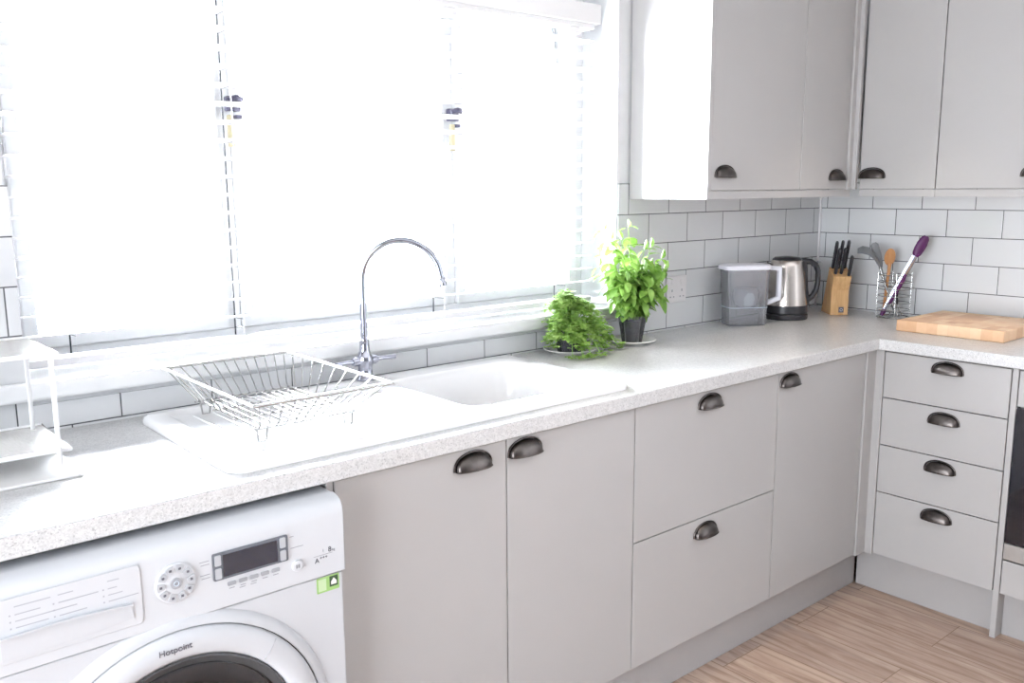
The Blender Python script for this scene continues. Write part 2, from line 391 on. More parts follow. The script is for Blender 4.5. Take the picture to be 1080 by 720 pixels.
# ------------------------------------------------------------------ venetian blind
bl = thing('venetian_blind', 'wide white venetian blind hanging open inside the window recess above the sink', 'blind')
BX0, BX1 = -3.012, -1.285
bm = bx(BX0, BX1, .034, .046, 1.918, 1.978, bev=.003)
box(bm, BX1 - .010, BX1, .046, .085, 1.918, 1.978, .002); box(bm, BX0, BX0 + .010, .046, .085, 1.918, 1.978, .002)
obj('valance', bm, M['blind'], bl)
obj('head_rail', bx(BX0 + .012, BX1 - .012, .052, .112, 1.905, 1.955, bev=.002), M['blind'], bl)
bm = bmesh.new(); zs = []
z = 1.868
while z > 1.075: zs.append(z); z -= .0428
for z in zs:
    n = 6; top = []; bot = []
    for k in range(n + 1):
        t = k / n - .5; y = .082 + t * .050; zz = z + .0022 * (1 - (2 * t) ** 2) - t * .006
        top.append((y, zz + .0014)); bot.append((y, zz - .0014))
    prism(bm, top + bot[::-1], BX0 + .012, BX1 - .012, lambda u, v, w: (w, u, v))
obj('slats', bm, M['blind'], bl)
obj('bottom_rail', bx(BX0 + .012, BX1 - .012, .058, .106, 1.032, 1.050, bev=.003), M['blind'], bl)
for cx in (-2.90, -2.515, -1.905, -1.418):
    bm = bmesh.new()
    tube(bm, [(cx, .110, 1.04), (cx, .110, 1.91)], .0020, 6)
    for z in zs: tube(bm, [(cx, .054, z - .003), (cx, .110, z - .006)], .0008, 5)
    lc = obj('ladder_cord', bm, M['cord'], bl)
    obj('front_cord', tube(bmesh.new(), [(cx, .054, 1.04), (cx, .054, 1.91)], .0009, 6), M['blind'], lc)
for cx in (-2.515, -1.905, -1.418): obj('cord_guide', bx(cx + .012, cx + .06, .053, .10, 1.885, 1.9045, bev=.002), M['blind'], bl)

# ------------------------------------------------------------------ worktop
SX0, SX1, SY0, SY1 = -2.815, -1.762, -.553, -.048
wt_z0, wt_z1 = .870, .907
bm = slab(bmesh.new(), [-3.9, SX0 + .02, SX1 - .02, -.6, -.0008], [-2.0, -.6, SY0 + .02, SY1 - .02, -.0008],
          lambda i, j: (j >= 1 or i == 3) and not (i == 1 and j == 2), wt_z0, wt_z1, lambda u, v, w: (u, v, w))
wt = obj('worktop', bm, M['worktop']); add_bevel(wt, .003, 2)
tag(wt, 'pale grey speckled L-shaped worktop running under the window and along the side wall', 'worktop')

# ------------------------------------------------------------------ sink
def make_sink():
    root = thing('kitchen_sink', 'white ceramic inset sink with drainer set into the worktop under the window', 'sink', (0, 0, 0))
    zt = .926; bm = bmesh.new()
    n = 8
    def L(x0, x1, y0, y1, r, z): return [(x, y, z) for x, y in rrect(x0, x1, y0, y1, r, n)]
    outer = loft(bm, [L(SX0, SX1, SY0, SY1, .035, .9074), L(SX0, SX1, SY0, SY1, .035, .9155), L(SX0 + .003, SX1 - .003, SY0 + .003, SY1 - .003, .034, .922), L(SX0 + .010, SX1 - .010, SY0 + .010, SY1 - .010, .03, zt)])[-1]
    bx0, bx1, by0, by1 = -2.235, -1.815, -.505, -.125
    ins = [(0, zt), (.004, zt - .001), (.009, zt - .006), (.014, zt - .02), (.022, .80), (.030, .755), (.048, .738), (.075, .734)]
    bowl = loft(bm, [L(bx0 + a, bx1 - a, by0 + a, by1 - a, .055, z) for a, z in ins])
    bm.faces.new(bowl[-1])
    dx0, dx1, dy0, dy1 = -2.775, -2.275, -.520, -.080
    insd = [(0, zt), (.004, zt - .001), (.012, zt - .005), (.020, zt - .0075)]
    dra = loft(bm, [L(dx0 + a, dx1 - a, dy0 + a, dy1 - a, .04, z) for a, z in insd])
    bm.faces.new(dra[-1])
    edges = []
    for lp in (outer, bowl[0], dra[0]):
        for k in range(len(lp)):
            e = bm.edges.get((lp[k], lp[(k + 1) % len(lp)])); edges.append(e)
    bmesh.ops.triangle_fill(bm, use_beauty=True, use_dissolve=False, edges=edges)
    obj('basin', bm, M['ceramic'], root, smooth=True)
    # raised ribs on the drainer
    bm = bmesh.new()
    for i in range(10):
        x = -2.72 + i * .045; tube(bm, [(x, dy0 + .045, zt - .0092), (x, dy0 + .06, zt - .0085), (x, dy1 - .06, zt - .0085), (x, dy1 - .045, zt - .0092)], .0035, 8)
    obj('drainer_rib', bm, M['ceramic'], root, smooth=True)
    # overflow on the side wall of the bowl
    bm = bmesh.new()
    c = Vector((bx1 - .0215, -.385, .865))
    tube(bm, [c + Vector((-.001, .017 * math.cos(a), .017 * math.sin(a))) for a in [2 * PI * k / 24 for k in range(24)]], .003, 8, closed=True)
    ov = obj('overflow', bm, M['chrome'], root, smooth=True)
    bm = bmesh.new(); tube(bm, [c + Vector((.001, 0, 0)), c + Vector((-.002, 0, 0))], .013, 20)
    obj('overflow_hole', bm, M['ink'], ov)
    bm = lathe(bmesh.new(), [(0, .006), (.02, .006), (.03, .004), (.04, .0), (.043, -.002)], 32, (-2.02, -.32, .737))
    obj('drain', bm, M['chrome'], root, smooth=True)
    return root
make_sink()

# ------------------------------------------------------------------ tap
def make_tap():
    bx_, by_ = -2.258, -.083; z0 = .926
    root = thing('mixer_tap', 'tall chrome swan neck mixer tap standing on the back rim of the white sink', 'tap', (bx_, by_, z0))
    bm = lathe(bmesh.new(), [(0, .0005), (.026, .0005), (.027, .004), (.024, .010), (.019, .016), (.018, .030), (.019, .036), (.021, .044), (.021, .058), (.018, .066), (.0135, .076), (.012, .098), (.0125, .102), (.012, .106), (0, .106)], 32)
    obj('body', bm, M['chrome'], root, smooth=True)
    ang = math.radians(-38); R = .0985; zc = .2570
    d = Vector((math.cos(ang), math.sin(ang), 0))
    pts = [Vector((0, 0, .10)), Vector((0, 0, .15)), Vector((0, 0, .20))]
    for k in range(33):
        a = PI - (PI * .94) * k / 32
        pts.append(d * (R + R * math.cos(a)) + Vector((0, 0, zc + R * math.sin(a))))
    pts.append(pts[-1] + (pts[-1] - pts[-2]).normalized() * .028)
    obj('spout', tube(bmesh.new(), pts, .0085, 16), M['chrome'], root, smooth=True)
    e = pts[-1]; t = (pts[-1] - pts[-2]).normalized()
    obj('spout_tip', tube(bmesh.new(), [e - t * .012, e - t * .010, e + t * .008], [.0085, .0100, .0100], 16), M['chrome'], root, smooth=True)
    for s in (-1, 1):
        bm = bmesh.new()
        tube(bm, [(s * .014, 0, .050), (s * .030, 0, .050), (s * .036, 0, .050)], [.012, .012, .009], 16)
        tube(bm, [(s * .033, 0, .050), (s * .05, -.002, .051), (s * .088, -.006, .0505)], [.007, .0052, .0062], 12)
        obj('lever', bm, M['chrome'], root, smooth=True)
make_tap()

# ------------------------------------------------------------------ wire dish basket on the drainer
def make_dish_rack():
    root = thing('dish_rack', 'empty silver wire dish basket standing on the white sink drainer', 'dish rack', (0, 0, 0))
    zt = 1.022; X0, X1 = -2.760, -2.463; Y0, Y1 = -.535, -.068; zb = .952
    rw = .0016
    bx0, bx1, by0, by1 = X0 + .045, X1 - .02, Y0 + .105, Y1 - .055
    bm = bmesh.new(); tube(bm, [(X0, Y0, zt), (X1, Y0, zt)], .0036, 10); obj('front_rail', bm, M['steelwire'], root, smooth=True)
    bm = bmesh.new(); tube(bm, [(X0, Y1, zt), (X1, Y1, zt)], .0030, 10); obj('back_rail', bm, M['steelwire'], root, smooth=True)
    for x in (X0, X1):
        bm = bmesh.new(); tube(bm, [(x, Y0 + .002, zt), (x, (Y0 + Y1) / 2, zt), (x, Y1 - .002, zt)], .0030, 10); obj('side_rail', bm, M['blind'], root, smooth=True)
    bm = bmesh.new()
    n = 12
    for i in range(n):
        t = (i + .5) / n; xt = X0 + (X1 - X0) * t; xb = bx0 + (bx1 - bx0) * t
        tube(bm, [(xt, Y1, zt + .003), (xt, Y1 - .004, zt), (xb, by1 + .006, zb + .006), (xb, by1, zb), (xb, by0, zb), (xb, by0 - .006, zb + .006), (xt, Y0 + .004, zt), (xt, Y0, zt + .003)], rw, 6)
    for j in range(9):
        t = (j + .5) / 9; yt = Y0 + (Y1 - Y0) * t; yb = by0 + (by1 - by0) * t
        for (xr, xb) in ((X0, bx0), (X1, bx1)):
            tube(bm, [(xr, yt, zt), (xb, yb, zb + .003)], rw, 6)
    for j in range(4):
        y = by0 + (by1 - by0) * j / 3; tube(bm, [(bx0, y, zb - .003), (bx1, y, zb - .003)], rw * 1.2, 6)
    obj('wire_basket', bm, M['steelwire'], root, smooth=True)
    for (x, y) in ((bx0 + .02, by0 + .01), (bx1 - .02, by0 + .01), (bx0 + .02, by1 - .01), (bx1 - .02, by1 - .01)):
        bm = bmesh.new(); tube(bm, [(x - .012, y, zb), (x - .008, y, .9215), (x + .008, y, .9215), (x + .012, y, zb)], .0022, 8); obj('foot', bm, M['steelwire'], root, smooth=True)
make_dish_rack()

# ------------------------------------------------------------------ two-tier wire rack at the left
def make_tier_rack():
    root = thing('tiered_rack', 'white two-tier draining rack with wire shelves standing on the worktop left of the sink', 'rack', (0, 0, 0))
    X0, X1, Y0, Y1 = -3.46, -3.020, -.352, -.115
    obj('drip_tray', bx(X0, X1 + .008, -.372, -.095, .9075, .9135, bev=.002), M['mat'], root)
    for zt, x1, y1, y0 in ((.950, X1, Y1, -.33), (1.128, X1 - .012, Y1 - .02, -.345)):
        bm = bmesh.new()
        tube(bm, [(X0, y0, zt), (x1, y0, zt), (x1, y1, zt), (X0, y1, zt)], .0042, 8, closed=True)
        fr = obj('shelf_rim', bm, M['blind'], root, smooth=True)
        bm = bmesh.new(); k = y0 + .008
        while k < y1 - .004: tube(bm, [(X0, k, zt), (x1, k, zt)], .0023, 6); k += .0085
        obj('shelf_wires', bm, M['steelwire'], fr, smooth=True)
    for x in (X0 + .01, X1 - .022):
        bm = bmesh.new(); tube(bm, [(x, Y0 + .012, .9138), (x, Y0 + .012, 1.118), (x, Y0 + .016, 1.1225), (x, Y1 - .034, 1.1225), (x, Y1 - .03, 1.118), (x, Y1 - .03, .9138)], .0042, 8)
        obj('side_frame', bm, M['blind'], root, smooth=True)
make_tier_rack()

# ------------------------------------------------------------------ cup handles, doors, drawers
def cup_mesh():
    a, h, d, t = .0470, .0335, .0235, .0018
    bm = bmesh.new(); nu, nv = 28, 12
    grid = []
    for sh in (0, t):
        g = []
        for i in range(nu + 1):
            u = PI * i / nu; row = []
            for j in range(nv + 1):
                v = (PI / 2) * j / nv
                s = max(math.sin(u), .02) ** .75
                x = (a - sh) * math.cos(u); z = (h - sh) * s * math.cos(v); y = -(d - sh) * (s ** .7) * math.sin(v) ** .9
                row.append(bm.verts.new((x, y, z)))
            g.append(row)
        grid.append(g)
    for s, g in enumerate(grid):
        for i in range(nu):
            for j in range(nv): bm.faces.new((g[i][j], g[i + 1][j], g[i + 1][j + 1], g[i][j + 1]))
    o, i_ = grid
    for i in range(nu):
        for j in (0, nv): bm.faces.new((o[i][j], o[i + 1][j], i_[i + 1][j], i_[i][j]))
    for j in range(nv):
        for i in (0, nu): bm.faces.new((o[i][j], o[i][j + 1], i_[i][j + 1], i_[i][j]))
    # flat flange against the door and a rolled lip along the mouth
    tube(bm, [((a + .003) * math.cos(PI * k / 28), -.0022, (h + .003) * math.sin(PI * k / 28) ** .75 if 0 < k < 28 else 0) for k in range(29)], .0022, 8)
    tube(bm, [(a * math.cos(PI * k / 28), -d * max(math.sin(PI * k / 28), .02) ** .53, 0) for k in range(29)], .0018, 8)
    return bm
_cup = None
def handle(parent, loc, rz=0):
    """cup pull with its mouth at loc, on a face that looks toward -y turned by rz"""
    global _cup
    if _cup is None:
        o = obj('handle', cup_mesh(), M['pewter'], parent, smooth=True); _cup = o.data
    else:
        o = bpy.data.objects.new('handle', _cup); col.objects.link(o); o.parent = parent
    o.location = loc; o.rotation_euler = (0, 0, rz)
    return o
G = .0016
FY = -.578           # front plane of the doors below the window
FX = -.578           # front plane of the drawers along the side wall
def front_y(name, parent, x0, x1, z0, z1, mat='greige', y=FY):
    return obj(name, bx(x0 + G, x1 - G, y, y + .018, z0 + G, z1 - G, bev=.0012), M[mat], parent)
def front_x(name, parent, y0, y1, z0, z1, mat='greige', x=FX):
    return obj(name, bx(x, x + .018, y0 + G, y1 - G, z0 + G, z1 - G, bev=.0012), M[mat], parent)
def carcass_y(parent, x0, x1, z0, z1, depth, y, top=True):
    bm = bmesh.new(); t = .016; y0 = y + .0195; y1 = -.02 if depth is None else depth
    box(bm, x0, x0 + t, y0, y1, z0, z1); box(bm, x1 - t, x1, y0, y1, z0, z1)
    box(bm, x0 + t, x1 - t, y0, y1, z0, z0 + t); box(bm, x0 + t, x1 - t, y1 - .008, y1, z0 + t, z1)
    if top: box(bm, x0 + t, x1 - t, y0, y1 - .008, z1 - t, z1)
    return obj('carcass', bm, M['greige_edge'], parent)
def carcass_x(parent, y0, y1, z0, z1, x, x1=-.02, top=True):
    bm = bmesh.new(); t = .016; x0 = x + .0195
    box(bm, x0, x1, y0, y0 + t, z0, z1); box(bm, x0, x1, y1 - t, y1, z0, z1)
    box(bm, x0, x1, y0 + t, y1 - t, z0, z0 + t); box(bm, x1 - .008, x1, y0 + t, y1 - t, z0 + t, z1)
    if top: box(bm, x0, x1 - .008, y0 + t, y1 - t, z1 - t, z1)
    return obj('carcass', bm, M['greige_edge'], parent)
ZB, ZT = .151, .864
HB = 'base cabinets under the window'
c = thing('base_cabinet', 'greige base cabinet with two doors below the white sink', 'cabinet', (0, 0, 0))
carcass_y(c, -2.6275, -1.780, ZB, .868, None, FY, top=False)
d = front_y('door', c, -2.629, -2.201, ZB, ZT); handle(d, (-2.296, FY - .0002, .819))
d = front_y('door', c, -2.201, -1.779, ZB, ZT); handle(d, (-2.148, FY - .0002, .821))
c = thing('drawer_cabinet', 'greige base cabinet with two deep drawers right of the sink cabinet', 'cabinet', (0, 0, 0))
carcass_y(c, -1.778, -1.149, ZB, .868, None, FY)
d = front_y('drawer', c, -1.779, -1.148, .503, ZT); handle(d, (-1.478, FY - .0002, .818))
d = front_y('drawer', c, -1.779, -1.148, ZB, .503); handle(d, (-1.481, FY - .0002, .451))
c = thing('base_cabinet', 'greige base cabinet with one plain door in the corner beside the two deep drawers', 'cabinet', (0, 0, 0))
carcass_y(c, -1.147, -.645, ZB, .868, None, FY)
d = front_y('door', c, -1.148, -.642, ZB, ZT); handle(d, (-1.094, FY - .0002, .821))
# L-shaped corner post of the base units
bm = prism(bmesh.new(), [(-.6405, -.568), (-.6405, -.584), (-.5835, -.584), (-.5835, -.6108), (-.566, -.6108), (-.566, -.568)], ZB - .003, .8695, lambda u, v, w: (u, v, w))
add_bevel(obj('corner_post', bm, M['greige'], c))
# end panel by the washing machine
tag(add_bevel(obj('end_panel', bx(-2.6435, -2.6285, -.575, -.02, .0, .8695), M['greige'])), 'pale greige end panel between the washing machine and the sink cabinet', 'panel')
# drawer stack along the side wall
c = thing('drawer_cabinet', 'greige base cabinet with four drawers against the side wall beside the oven', 'cabinet', (0, 0, 0))
carcass_x(c, -1.006, -.612, ZB, .868, FX)
for z0, z1, zh in ((.707, ZT, .820), (.543, .707, .655), (.377, .543, .495), (ZB, .377, .330)):
    d = front_x('drawer', c, -1.0075, -.6105, z0, z1); handle(d, (FX - .0002, -.818, zh), -PI / 2)
tag(add_bevel(obj('end_panel', bx(-.5785, -.02, -1.0265, -1.0090, 0, .8695), M['greige'])), 'tall thin greige panel standing on the floor between the four drawers and the oven', 'panel')
# plinths
tag(obj('plinth_board', bx(-2.6280, -.534, -.526, -.510, .001, .1485), M['plinth']), 'long greige plinth board at floor level under the cabinets below the window', 'plinth')
tag(obj('plinth_board', bx(-.532, -.516, -1.0085, -.534, .001, .1485), M['plinth']), 'short greige plinth board at floor level under the four drawers', 'plinth')
tag(obj('plinth_board', bx(-.532, -.516, -1.66, -1.0275, .001, .1485), M['plinth']), 'greige plinth board at floor level under the oven', 'plinth')
# black line of sealant in the plinth corner
# oven
ov = thing('oven', 'built-in black glass oven with steel trim at the right edge, beside the four drawers', 'oven', (0, 0, 0))
obj('housing', bx(FX + .022, -.03, -1.62, -1.031, .270, .862), M['steel'], ov)
obj('control_panel', bx(FX, FX + .021, -1.624, -1.029, .752, .862, bev=.002), M['greige'], ov)
dd = obj('door', bx(FX - .004, FX + .021, -1.624, -1.029, .322, .748, bev=.002), M['black_glass'], ov)
bm = bmesh.new(); tube(bm, [(FX - .045, -1.56, .70), (FX - .045, -1.10, .70)], .009, 14)
for y in (-1.54, -1.12): tube(bm, [(FX - .045, y, .70), (FX - .003, y, .70)], .006, 10)
obj('door_handle', bm, M['steel'], dd, smooth=True)
obj('lower_trim', bx(FX - .002, FX + .021, -1.624, -1.029, .268, .319, bev=.001), M['steel'], ov)
for y in (-1.20, -1.33, -1.45):
    k = obj('knob', tube(bmesh.new(), [(FX - .0002, y, .807), (FX - .018, y, .807), (FX - .022, y, .807)], [.018, .016, .013], 20), M['steel'], ov, smooth=True)
c = thing('oven_cabinet', 'greige panel fronted cabinet base below the oven', 'cabinet', (0, 0, 0))
bm = bmesh.new(); box(bm, FX + .0195, -.02, -1.626, -1.0285, ZB, .262); obj('carcass', bm, M['greige_edge'], c)
front_x('drawer', c, -1.626, -1.0275, ZB, .264)

# ------------------------------------------------------------------ wall cabinets
UZ0, UZ1, UF = 1.396, 2.115, -.318
c = thing('wall_cabinet', 'greige wall cabinet with two doors mounted next to the window reveal', 'wall cabinet', (0, 0, 0))
add_bevel(obj('side_panel', bx(-1.180, -1.1625, UF - .001, -.002, 1.370, UZ1 + .002), M['greige'], c), .001)
bm = bmesh.new()
box(bm, -1.162, -.34, UF + .0195, -.002, UZ0, UZ0 + .016); box(bm, -1.162, -.34, UF + .0195, -.002, UZ1 - .016, UZ1); box(bm, -1.162, -.34, -.010, -.002, UZ0 + .016, UZ1 - .016)
box(bm, -1.162, -1.146, UF + .0195, -.010, UZ0 + .016, UZ1 - .016)
obj('carcass', bm, M['greige_edge'], c)
obj('light_rail', bx(-1.162, -.338, UF + .002, UF + .020, 1.370, UZ0 - .0015), M['greige'], c)
d = front_y('door', c, -1.163, -.670, UZ0 - .0005, UZ1, y=UF); handle(d, (-1.094, UF - .0002, 1.437))
d = front_y('door', c, -.670, -.372, UZ0 - .0005, UZ1, y=UF); handle(d, (-.441, UF - .0002, 1.429))
bm = prism(bmesh.new(), [(-.371, -.312), (-.371, -.326), (-.346, -.326), (-.346, -.3395), (-.330, -.3395), (-.330, -.312)], UZ0, UZ1, lambda u, v, w: (u, v, w))
add_bevel(obj('corner_post', bm, M['greige'], c))
UX = -.320
def wall_cab_x(label, y0, y1, hy, last=False):
    c = thing('wall_cabinet', label, 'wall cabinet', (0, 0, 0))
    carcass_x(c, y0 + .0006, y1 - .0006, UZ0, UZ1, UX, -.002)
    obj('light_rail', bx(UX + .002, UX + .018, y0 + .0004, y1 - .0004, 1.370, UZ0 - .0015), M['greige'], c)
    d = front_x('door', c, y0, y1, UZ0 - .0005, UZ1, x=UX); handle(d, (UX - .0002, hy, 1.435), -PI / 2)
wall_cab_x('narrow greige wall cabinet nearest the corner above the knife block', -.617, -.3405, -.388)
wall_cab_x('greige wall cabinet cut by the right edge above the chopping board', -1.02, -.6175, -.936)

# ------------------------------------------------------------------ washing machine
def text_obj(name, body, size, loc, rot, mat, parent, depth=.0004):
    cu = bpy.data.curves.new(name, 'FONT'); cu.body = body; cu.size = size; cu.extrude = depth; cu.align_x = 'LEFT'
    t = bpy.data.objects.new(name, cu); col.objects.link(t)
    bpy.context.view_layer.update()
    me = bpy.data.meshes.new_from_object(t.evaluated_get(bpy.context.evaluated_depsgraph_get()))
    bpy.data.objects.remove(t)
    me.materials.clear(); me.materials.append(mat)
    o = bpy.data.objects.new(name, me); col.objects.link(o); o.parent = parent; o.location = loc; o.rotation_euler = rot
    return o
def make_washer():
    root = thing('washing_machine', 'white front-loading washing machine standing under the worktop beside the sink cabinet', 'washing machine', (-.0955, -.0568, .0395))
    root.scale = (.972, .972, .972)
    X0, X1, Y0, Y1, Z0, Z1 = -3.245, -2.6265, -.592, -.04, -.028, .840
    fy = -.600
    cx, cz = -2.947, .422
    # cabinet with rounded front top edge
    prof = [(Y1, Z0), (Y1, Z1), (Y0 + .030, Z1)] + [(Y0 + .030 - .022 * math.sin(a), Z1 - .022 + .022 * math.cos(a)) for a in [PI / 2 * k / 5 for k in range(1, 6)]] + [(Y0 + .008, .70), (Y0 + .008, Z0)]
    bm = prism(bmesh.new(), prof, X0, X1, lambda u, v, w: (w, u, v))
    add_bevel(obj('casing', bm, M['appliance'], root), .004, 3)
    # front panel sheet below the control panel
    add_bevel(obj('front_panel', bx(X0 + .002, X1 - .002, fy + .002, Y0 + .007, Z0 + .03, .690), M['appliance'], root), .003, 2)
    # control panel: slightly proud with rounded top
    pr_ = [(Y0 + .0075, .6925), (fy - .003, .6925), (fy - .003, .806), (fy - .001, .820), (fy + .006, .831), (fy + .018, .837), (Y0 + .0275, .8398), (Y0 + .0275, .828), (Y0 + .0075, .812)]
    bm = prism(bmesh.new(), pr_, X0, X1 + .002, lambda u, v, w: (w, u, v))
    cp = obj('control_panel', bm, M['appliance_plastic'], root, smooth=True); add_bevel(cp, .002, 2)
    py = fy - .003
    # detergent drawer with scooped grip
    bm = bmesh.new()
    prism(bm, rrect(-3.232, -2.999, .7115, .813, .008, 4), py - .0025, py - .0002, lambda u, v, w: (u, w, v))
    dr_ = obj('detergent_drawer', bm, M['appliance_plastic'], root); add_bevel(dr_, .001)
    # grip: sunk scoop built as curved shelf under a lip
    bm = bmesh.new(); n = 10; top = []; mid = []; bot = []
    for k in range(n + 1):
        t = k / n; x = -3.205 + t * .19; zt = .752 - .004 * t + .004 * math.sin(PI * t); zb = .718 + .008 * t ** 3
        top.append((x, zt)); bot.append((x, zb))
    prism(bm, bot + top[::-1], py - .0045, py - .0026, lambda u, v, w: (u, w, v))
    gp = obj('grip', bm, M['appliance'], dr_, smooth=True)
    bm = bmesh.new(); prism(bm, [(x, z + .0005) for x, z in top] + [(x, z + .0035) for x, z in top[::-1]], py - .010, py - .0026, lambda u, v, w: (u, w, v))
    obj('grip_lip', bm, M['appliance'], gp, smooth=True)
    # faint rows of print on the drawer
    bm = bmesh.new(); bmd = bm
    yy = py - .0029
    for x0, rows in ((-3.19, (.05, .035, .06, .045)), (-3.135 + .005, (.022, .058, .026, .040)), (-3.058, (.018, .014, .022, .046))):
        for i, w in enumerate(rows):
            z = .796 - i * .0105 - (0 if i else -.002)
            prism(bm, [(x0 + .008, z), (x0 + .008 + w, z), (x0 + .008 + w, z + .0016), (x0 + .008, z + .0016)], yy, yy + .0004, lambda u, v, w_: (u, w_, v))
            if i: box(bmd, x0, x0 + .0025, yy, yy + .0004, z - .0003, z + .0022)
    obj('printed_text', bm, M['ink_faint'], dr_)
    bm = bmesh.new(); prism(bm, rrect(-3.235 + .004, -3.178, .722, .742, .003, 3), yy, yy + .0004, lambda u, v, w_: (u, w_, v)); obj('printed_badge', bm, M['ink_blue'], dr_)
    # programme dial: ring of ten keys round a centre button
    dc = (-2.944, .764)
    bm = bmesh.new(); tube(bm, [(dc[0], py + .0005, dc[1]), (dc[0], py - .003, dc[1]), (dc[0], py - .004, dc[1])], [.0345, .0345, .033], 40)
    dial = obj('programme_dial', bm, M['appliance_plastic'], root, smooth=True)
    for k in range(10):
        if k == 5: pass
        a0 = 2 * PI * k / 10 + .12 + PI / 10; a1 = a0 + 2 * PI / 10 - .18
        poly = [(dc[0] + .0195 * math.cos(a0), dc[1] + .0195 * math.sin(a0)), (dc[0] + .0195 * math.cos(a1), dc[1] + .0195 * math.sin(a1)), (dc[0] + .0315 * math.cos(a1), dc[1] + .0315 * math.sin(a1)), (dc[0] + .032 * math.cos((a0 + a1) / 2), dc[1] + .032 * math.sin((a0 + a1) / 2)), (dc[0] + .0315 * math.cos(a0), dc[1] + .0315 * math.sin(a0))]
        bm = prism(bmesh.new(), poly, py - .0058, py - .0041, lambda u, v, w: (u, w, v)); kk = obj('key', bm, M['button_light'], dial)
        am = (a0 + a1) / 2; px_, pz_ = dc[0] + .0255 * math.cos(am), dc[1] + .0255 * math.sin(am)
        obj('key_mark', bx(px_ - .0025, px_ + .0025, py - .0063, py - .0059, pz_ - .0022, pz_ + .0022), M['ink_grey' if k % 3 else 'ink'], kk) if False else None
        bm = bmesh.new(); box(bm, px_ - .0022, px_ + .0022, py - .0064, py - .0059, pz_ - .002, pz_ + .002); o_ = obj('key_symbol', bm, M['ink'], dial)
    bm = bmesh.new(); tube(bm, [(dc[0], py - .0041, dc[1]), (dc[0], py - .0062, dc[1])], .0095, 24); obj('centre_button', bm, M['button_grey'], dial, smooth=True)
    bm = bmesh.new(); tube(bm, [(dc[0] + .004 * math.cos(a), py - .0065, dc[1] + .004 * math.sin(a)) for a in [2 * PI * k / 16 for k in range(16)]], .0007, 6, closed=True); obj('button_ring', bm, M['ink_blue'], dial)
    # display
    bm = prism(bmesh.new(), rrect(-2.880, -2.741, .746, .795, .003, 4), py - .003, py - .0001, lambda u, v, w: (u, w, v)); ds = obj('display', bm, M['bezel'], root)
    obj('screen', bx(-2.862, -2.762, py - .0038, py - .0031, .7505, .790), M['screen'], ds)
    for x in (-2.8715, -2.7515):
        for z in (.7585, .7825):
            bm = prism(bmesh.new(), rrect(x - .0055, x + .0055, z - .0095, z + .0095, .002, 3), py - .0048, py - .0031, lambda u, v, w: (u, w, v)); obj('display_button', bm, M['button_light'], ds)
    for i in range(5):
        x = -2.848 + i * .0205; bm = prism(bmesh.new(), rrect(x - .0075, x + .0075, .7305, .7375, .0015, 3), py - .002, py - .0001, lambda u, v, w: (u, w, v))
        b_ = obj('option_button', bm, M['button_grey'], root)
        bm = bmesh.new(); box(bm, x - .005, x + .005, py - .0005, py - .0001, .7245, .726); box(bm, x - .007, x + .004, py - .0005, py - .0001, .7205, .7218) if i in (1, 2) else None
        obj('printed_text', bm, M['ink_grey'], b_)
    bm = bmesh.new()
    for x0, x1, z in ((-2.902, -2.885, .785), (-2.900, -2.885, .779), (-2.902, -2.885, .761), (-2.900, -2.885, .755), (-2.736, -2.728, .787), (-2.735, -2.710, .765)): box(bm, x0, x1, py - .0004, py - .0001, z, z + .0012)
    obj('printed_text', bm, M['ink_grey'], cp)
    bm = bmesh.new(); tube(bm, [(-2.7245, py - .0001, .730), (-2.7245, py - .004, .730), (-2.7245, py - .005, .730)], [.0105, .0105, .0095], 24); sb = obj('start_button', bm, M['appliance_plastic'], root, smooth=True)
    bm = bmesh.new(); box(bm, -2.7285, -2.7255, py - .0055, py - .0051, .7265, .7335); box(bm, -2.7240, -2.7205, py - .0055, py - .0051, .7265, .7335); obj('pause_mark', bm, M['button_grey'], sb)
    # capacity and rating print
    text_obj('printed_text', '1', .008, (-2.672, py - .0004, .741), (PI / 2, 0, 0), M['ink_grey'], cp)
    text_obj('printed_text', '8', .014, (-2.660, py - .0004, .7385), (PI / 2, 0, 0), M['ink'], cp)
    text_obj('printed_text', 'kg', .007, (-2.652, py - .0004, .7385), (PI / 2, 0, 0), M['ink_grey'], cp)
    text_obj('printed_text', 'A', .0135, (-2.688, py - .0004, .7225), (PI / 2, 0, 0), M['ink'], cp)
    text_obj('printed_text', '+++', .0095, (-2.678, py - .0004, .7275), (PI / 2, 0, 0), M['ink'], cp)
    obj('printed_rule', bx(-2.690, -2.651, py - .0004, py - .0001, .7352, .7360), M['ink_grey'], cp)
    # green sticker below the panel seam
    st = obj('sticker', prism(bmesh.new(), rrect(-2.684, -2.637, .6585, .689, .001, 2), fy + .0012, fy + .0018, lambda u, v, w: (u, w, v)), M['green'], root)
    obj('sticker_panel', bx(-2.681, -2.6645, fy + .0006, fy + .0011, .662, .6855), M['sticker_pale'], st)
    obj('sticker_symbol_ground', bx(-2.6575, -2.640, fy + .0006, fy + .0011, .666, .6865), M['green_dark'], st)
    bm = bmesh.new(); prism(bm, [(-2.6545, .670), (-2.6430, .670), (-2.6430, .676), (-2.64875, .683), (-2.6545, .676)], fy + .0001, fy + .0005, lambda u, v, w: (u, w, v)); obj('sticker_symbol', bm, M['plate'], st)
    # surround of the porthole: soft raised ring pressed in the front panel
    def ring(prof, name, mat, par, seg=72, smooth=True):
        b = bmesh.new(); R = []
        for r, y in prof: R.append([b.verts.new((cx + r * math.cos(2 * PI * k / seg), y, cz + r * math.sin(2 * PI * k / seg))) for k in range(seg)])
        for i in range(len(R) - 1):
            for k in range(seg): b.faces.new((R[i][k], R[i][(k + 1) % seg], R[i + 1][(k + 1) % seg], R[i + 1][k]))
        return b, R
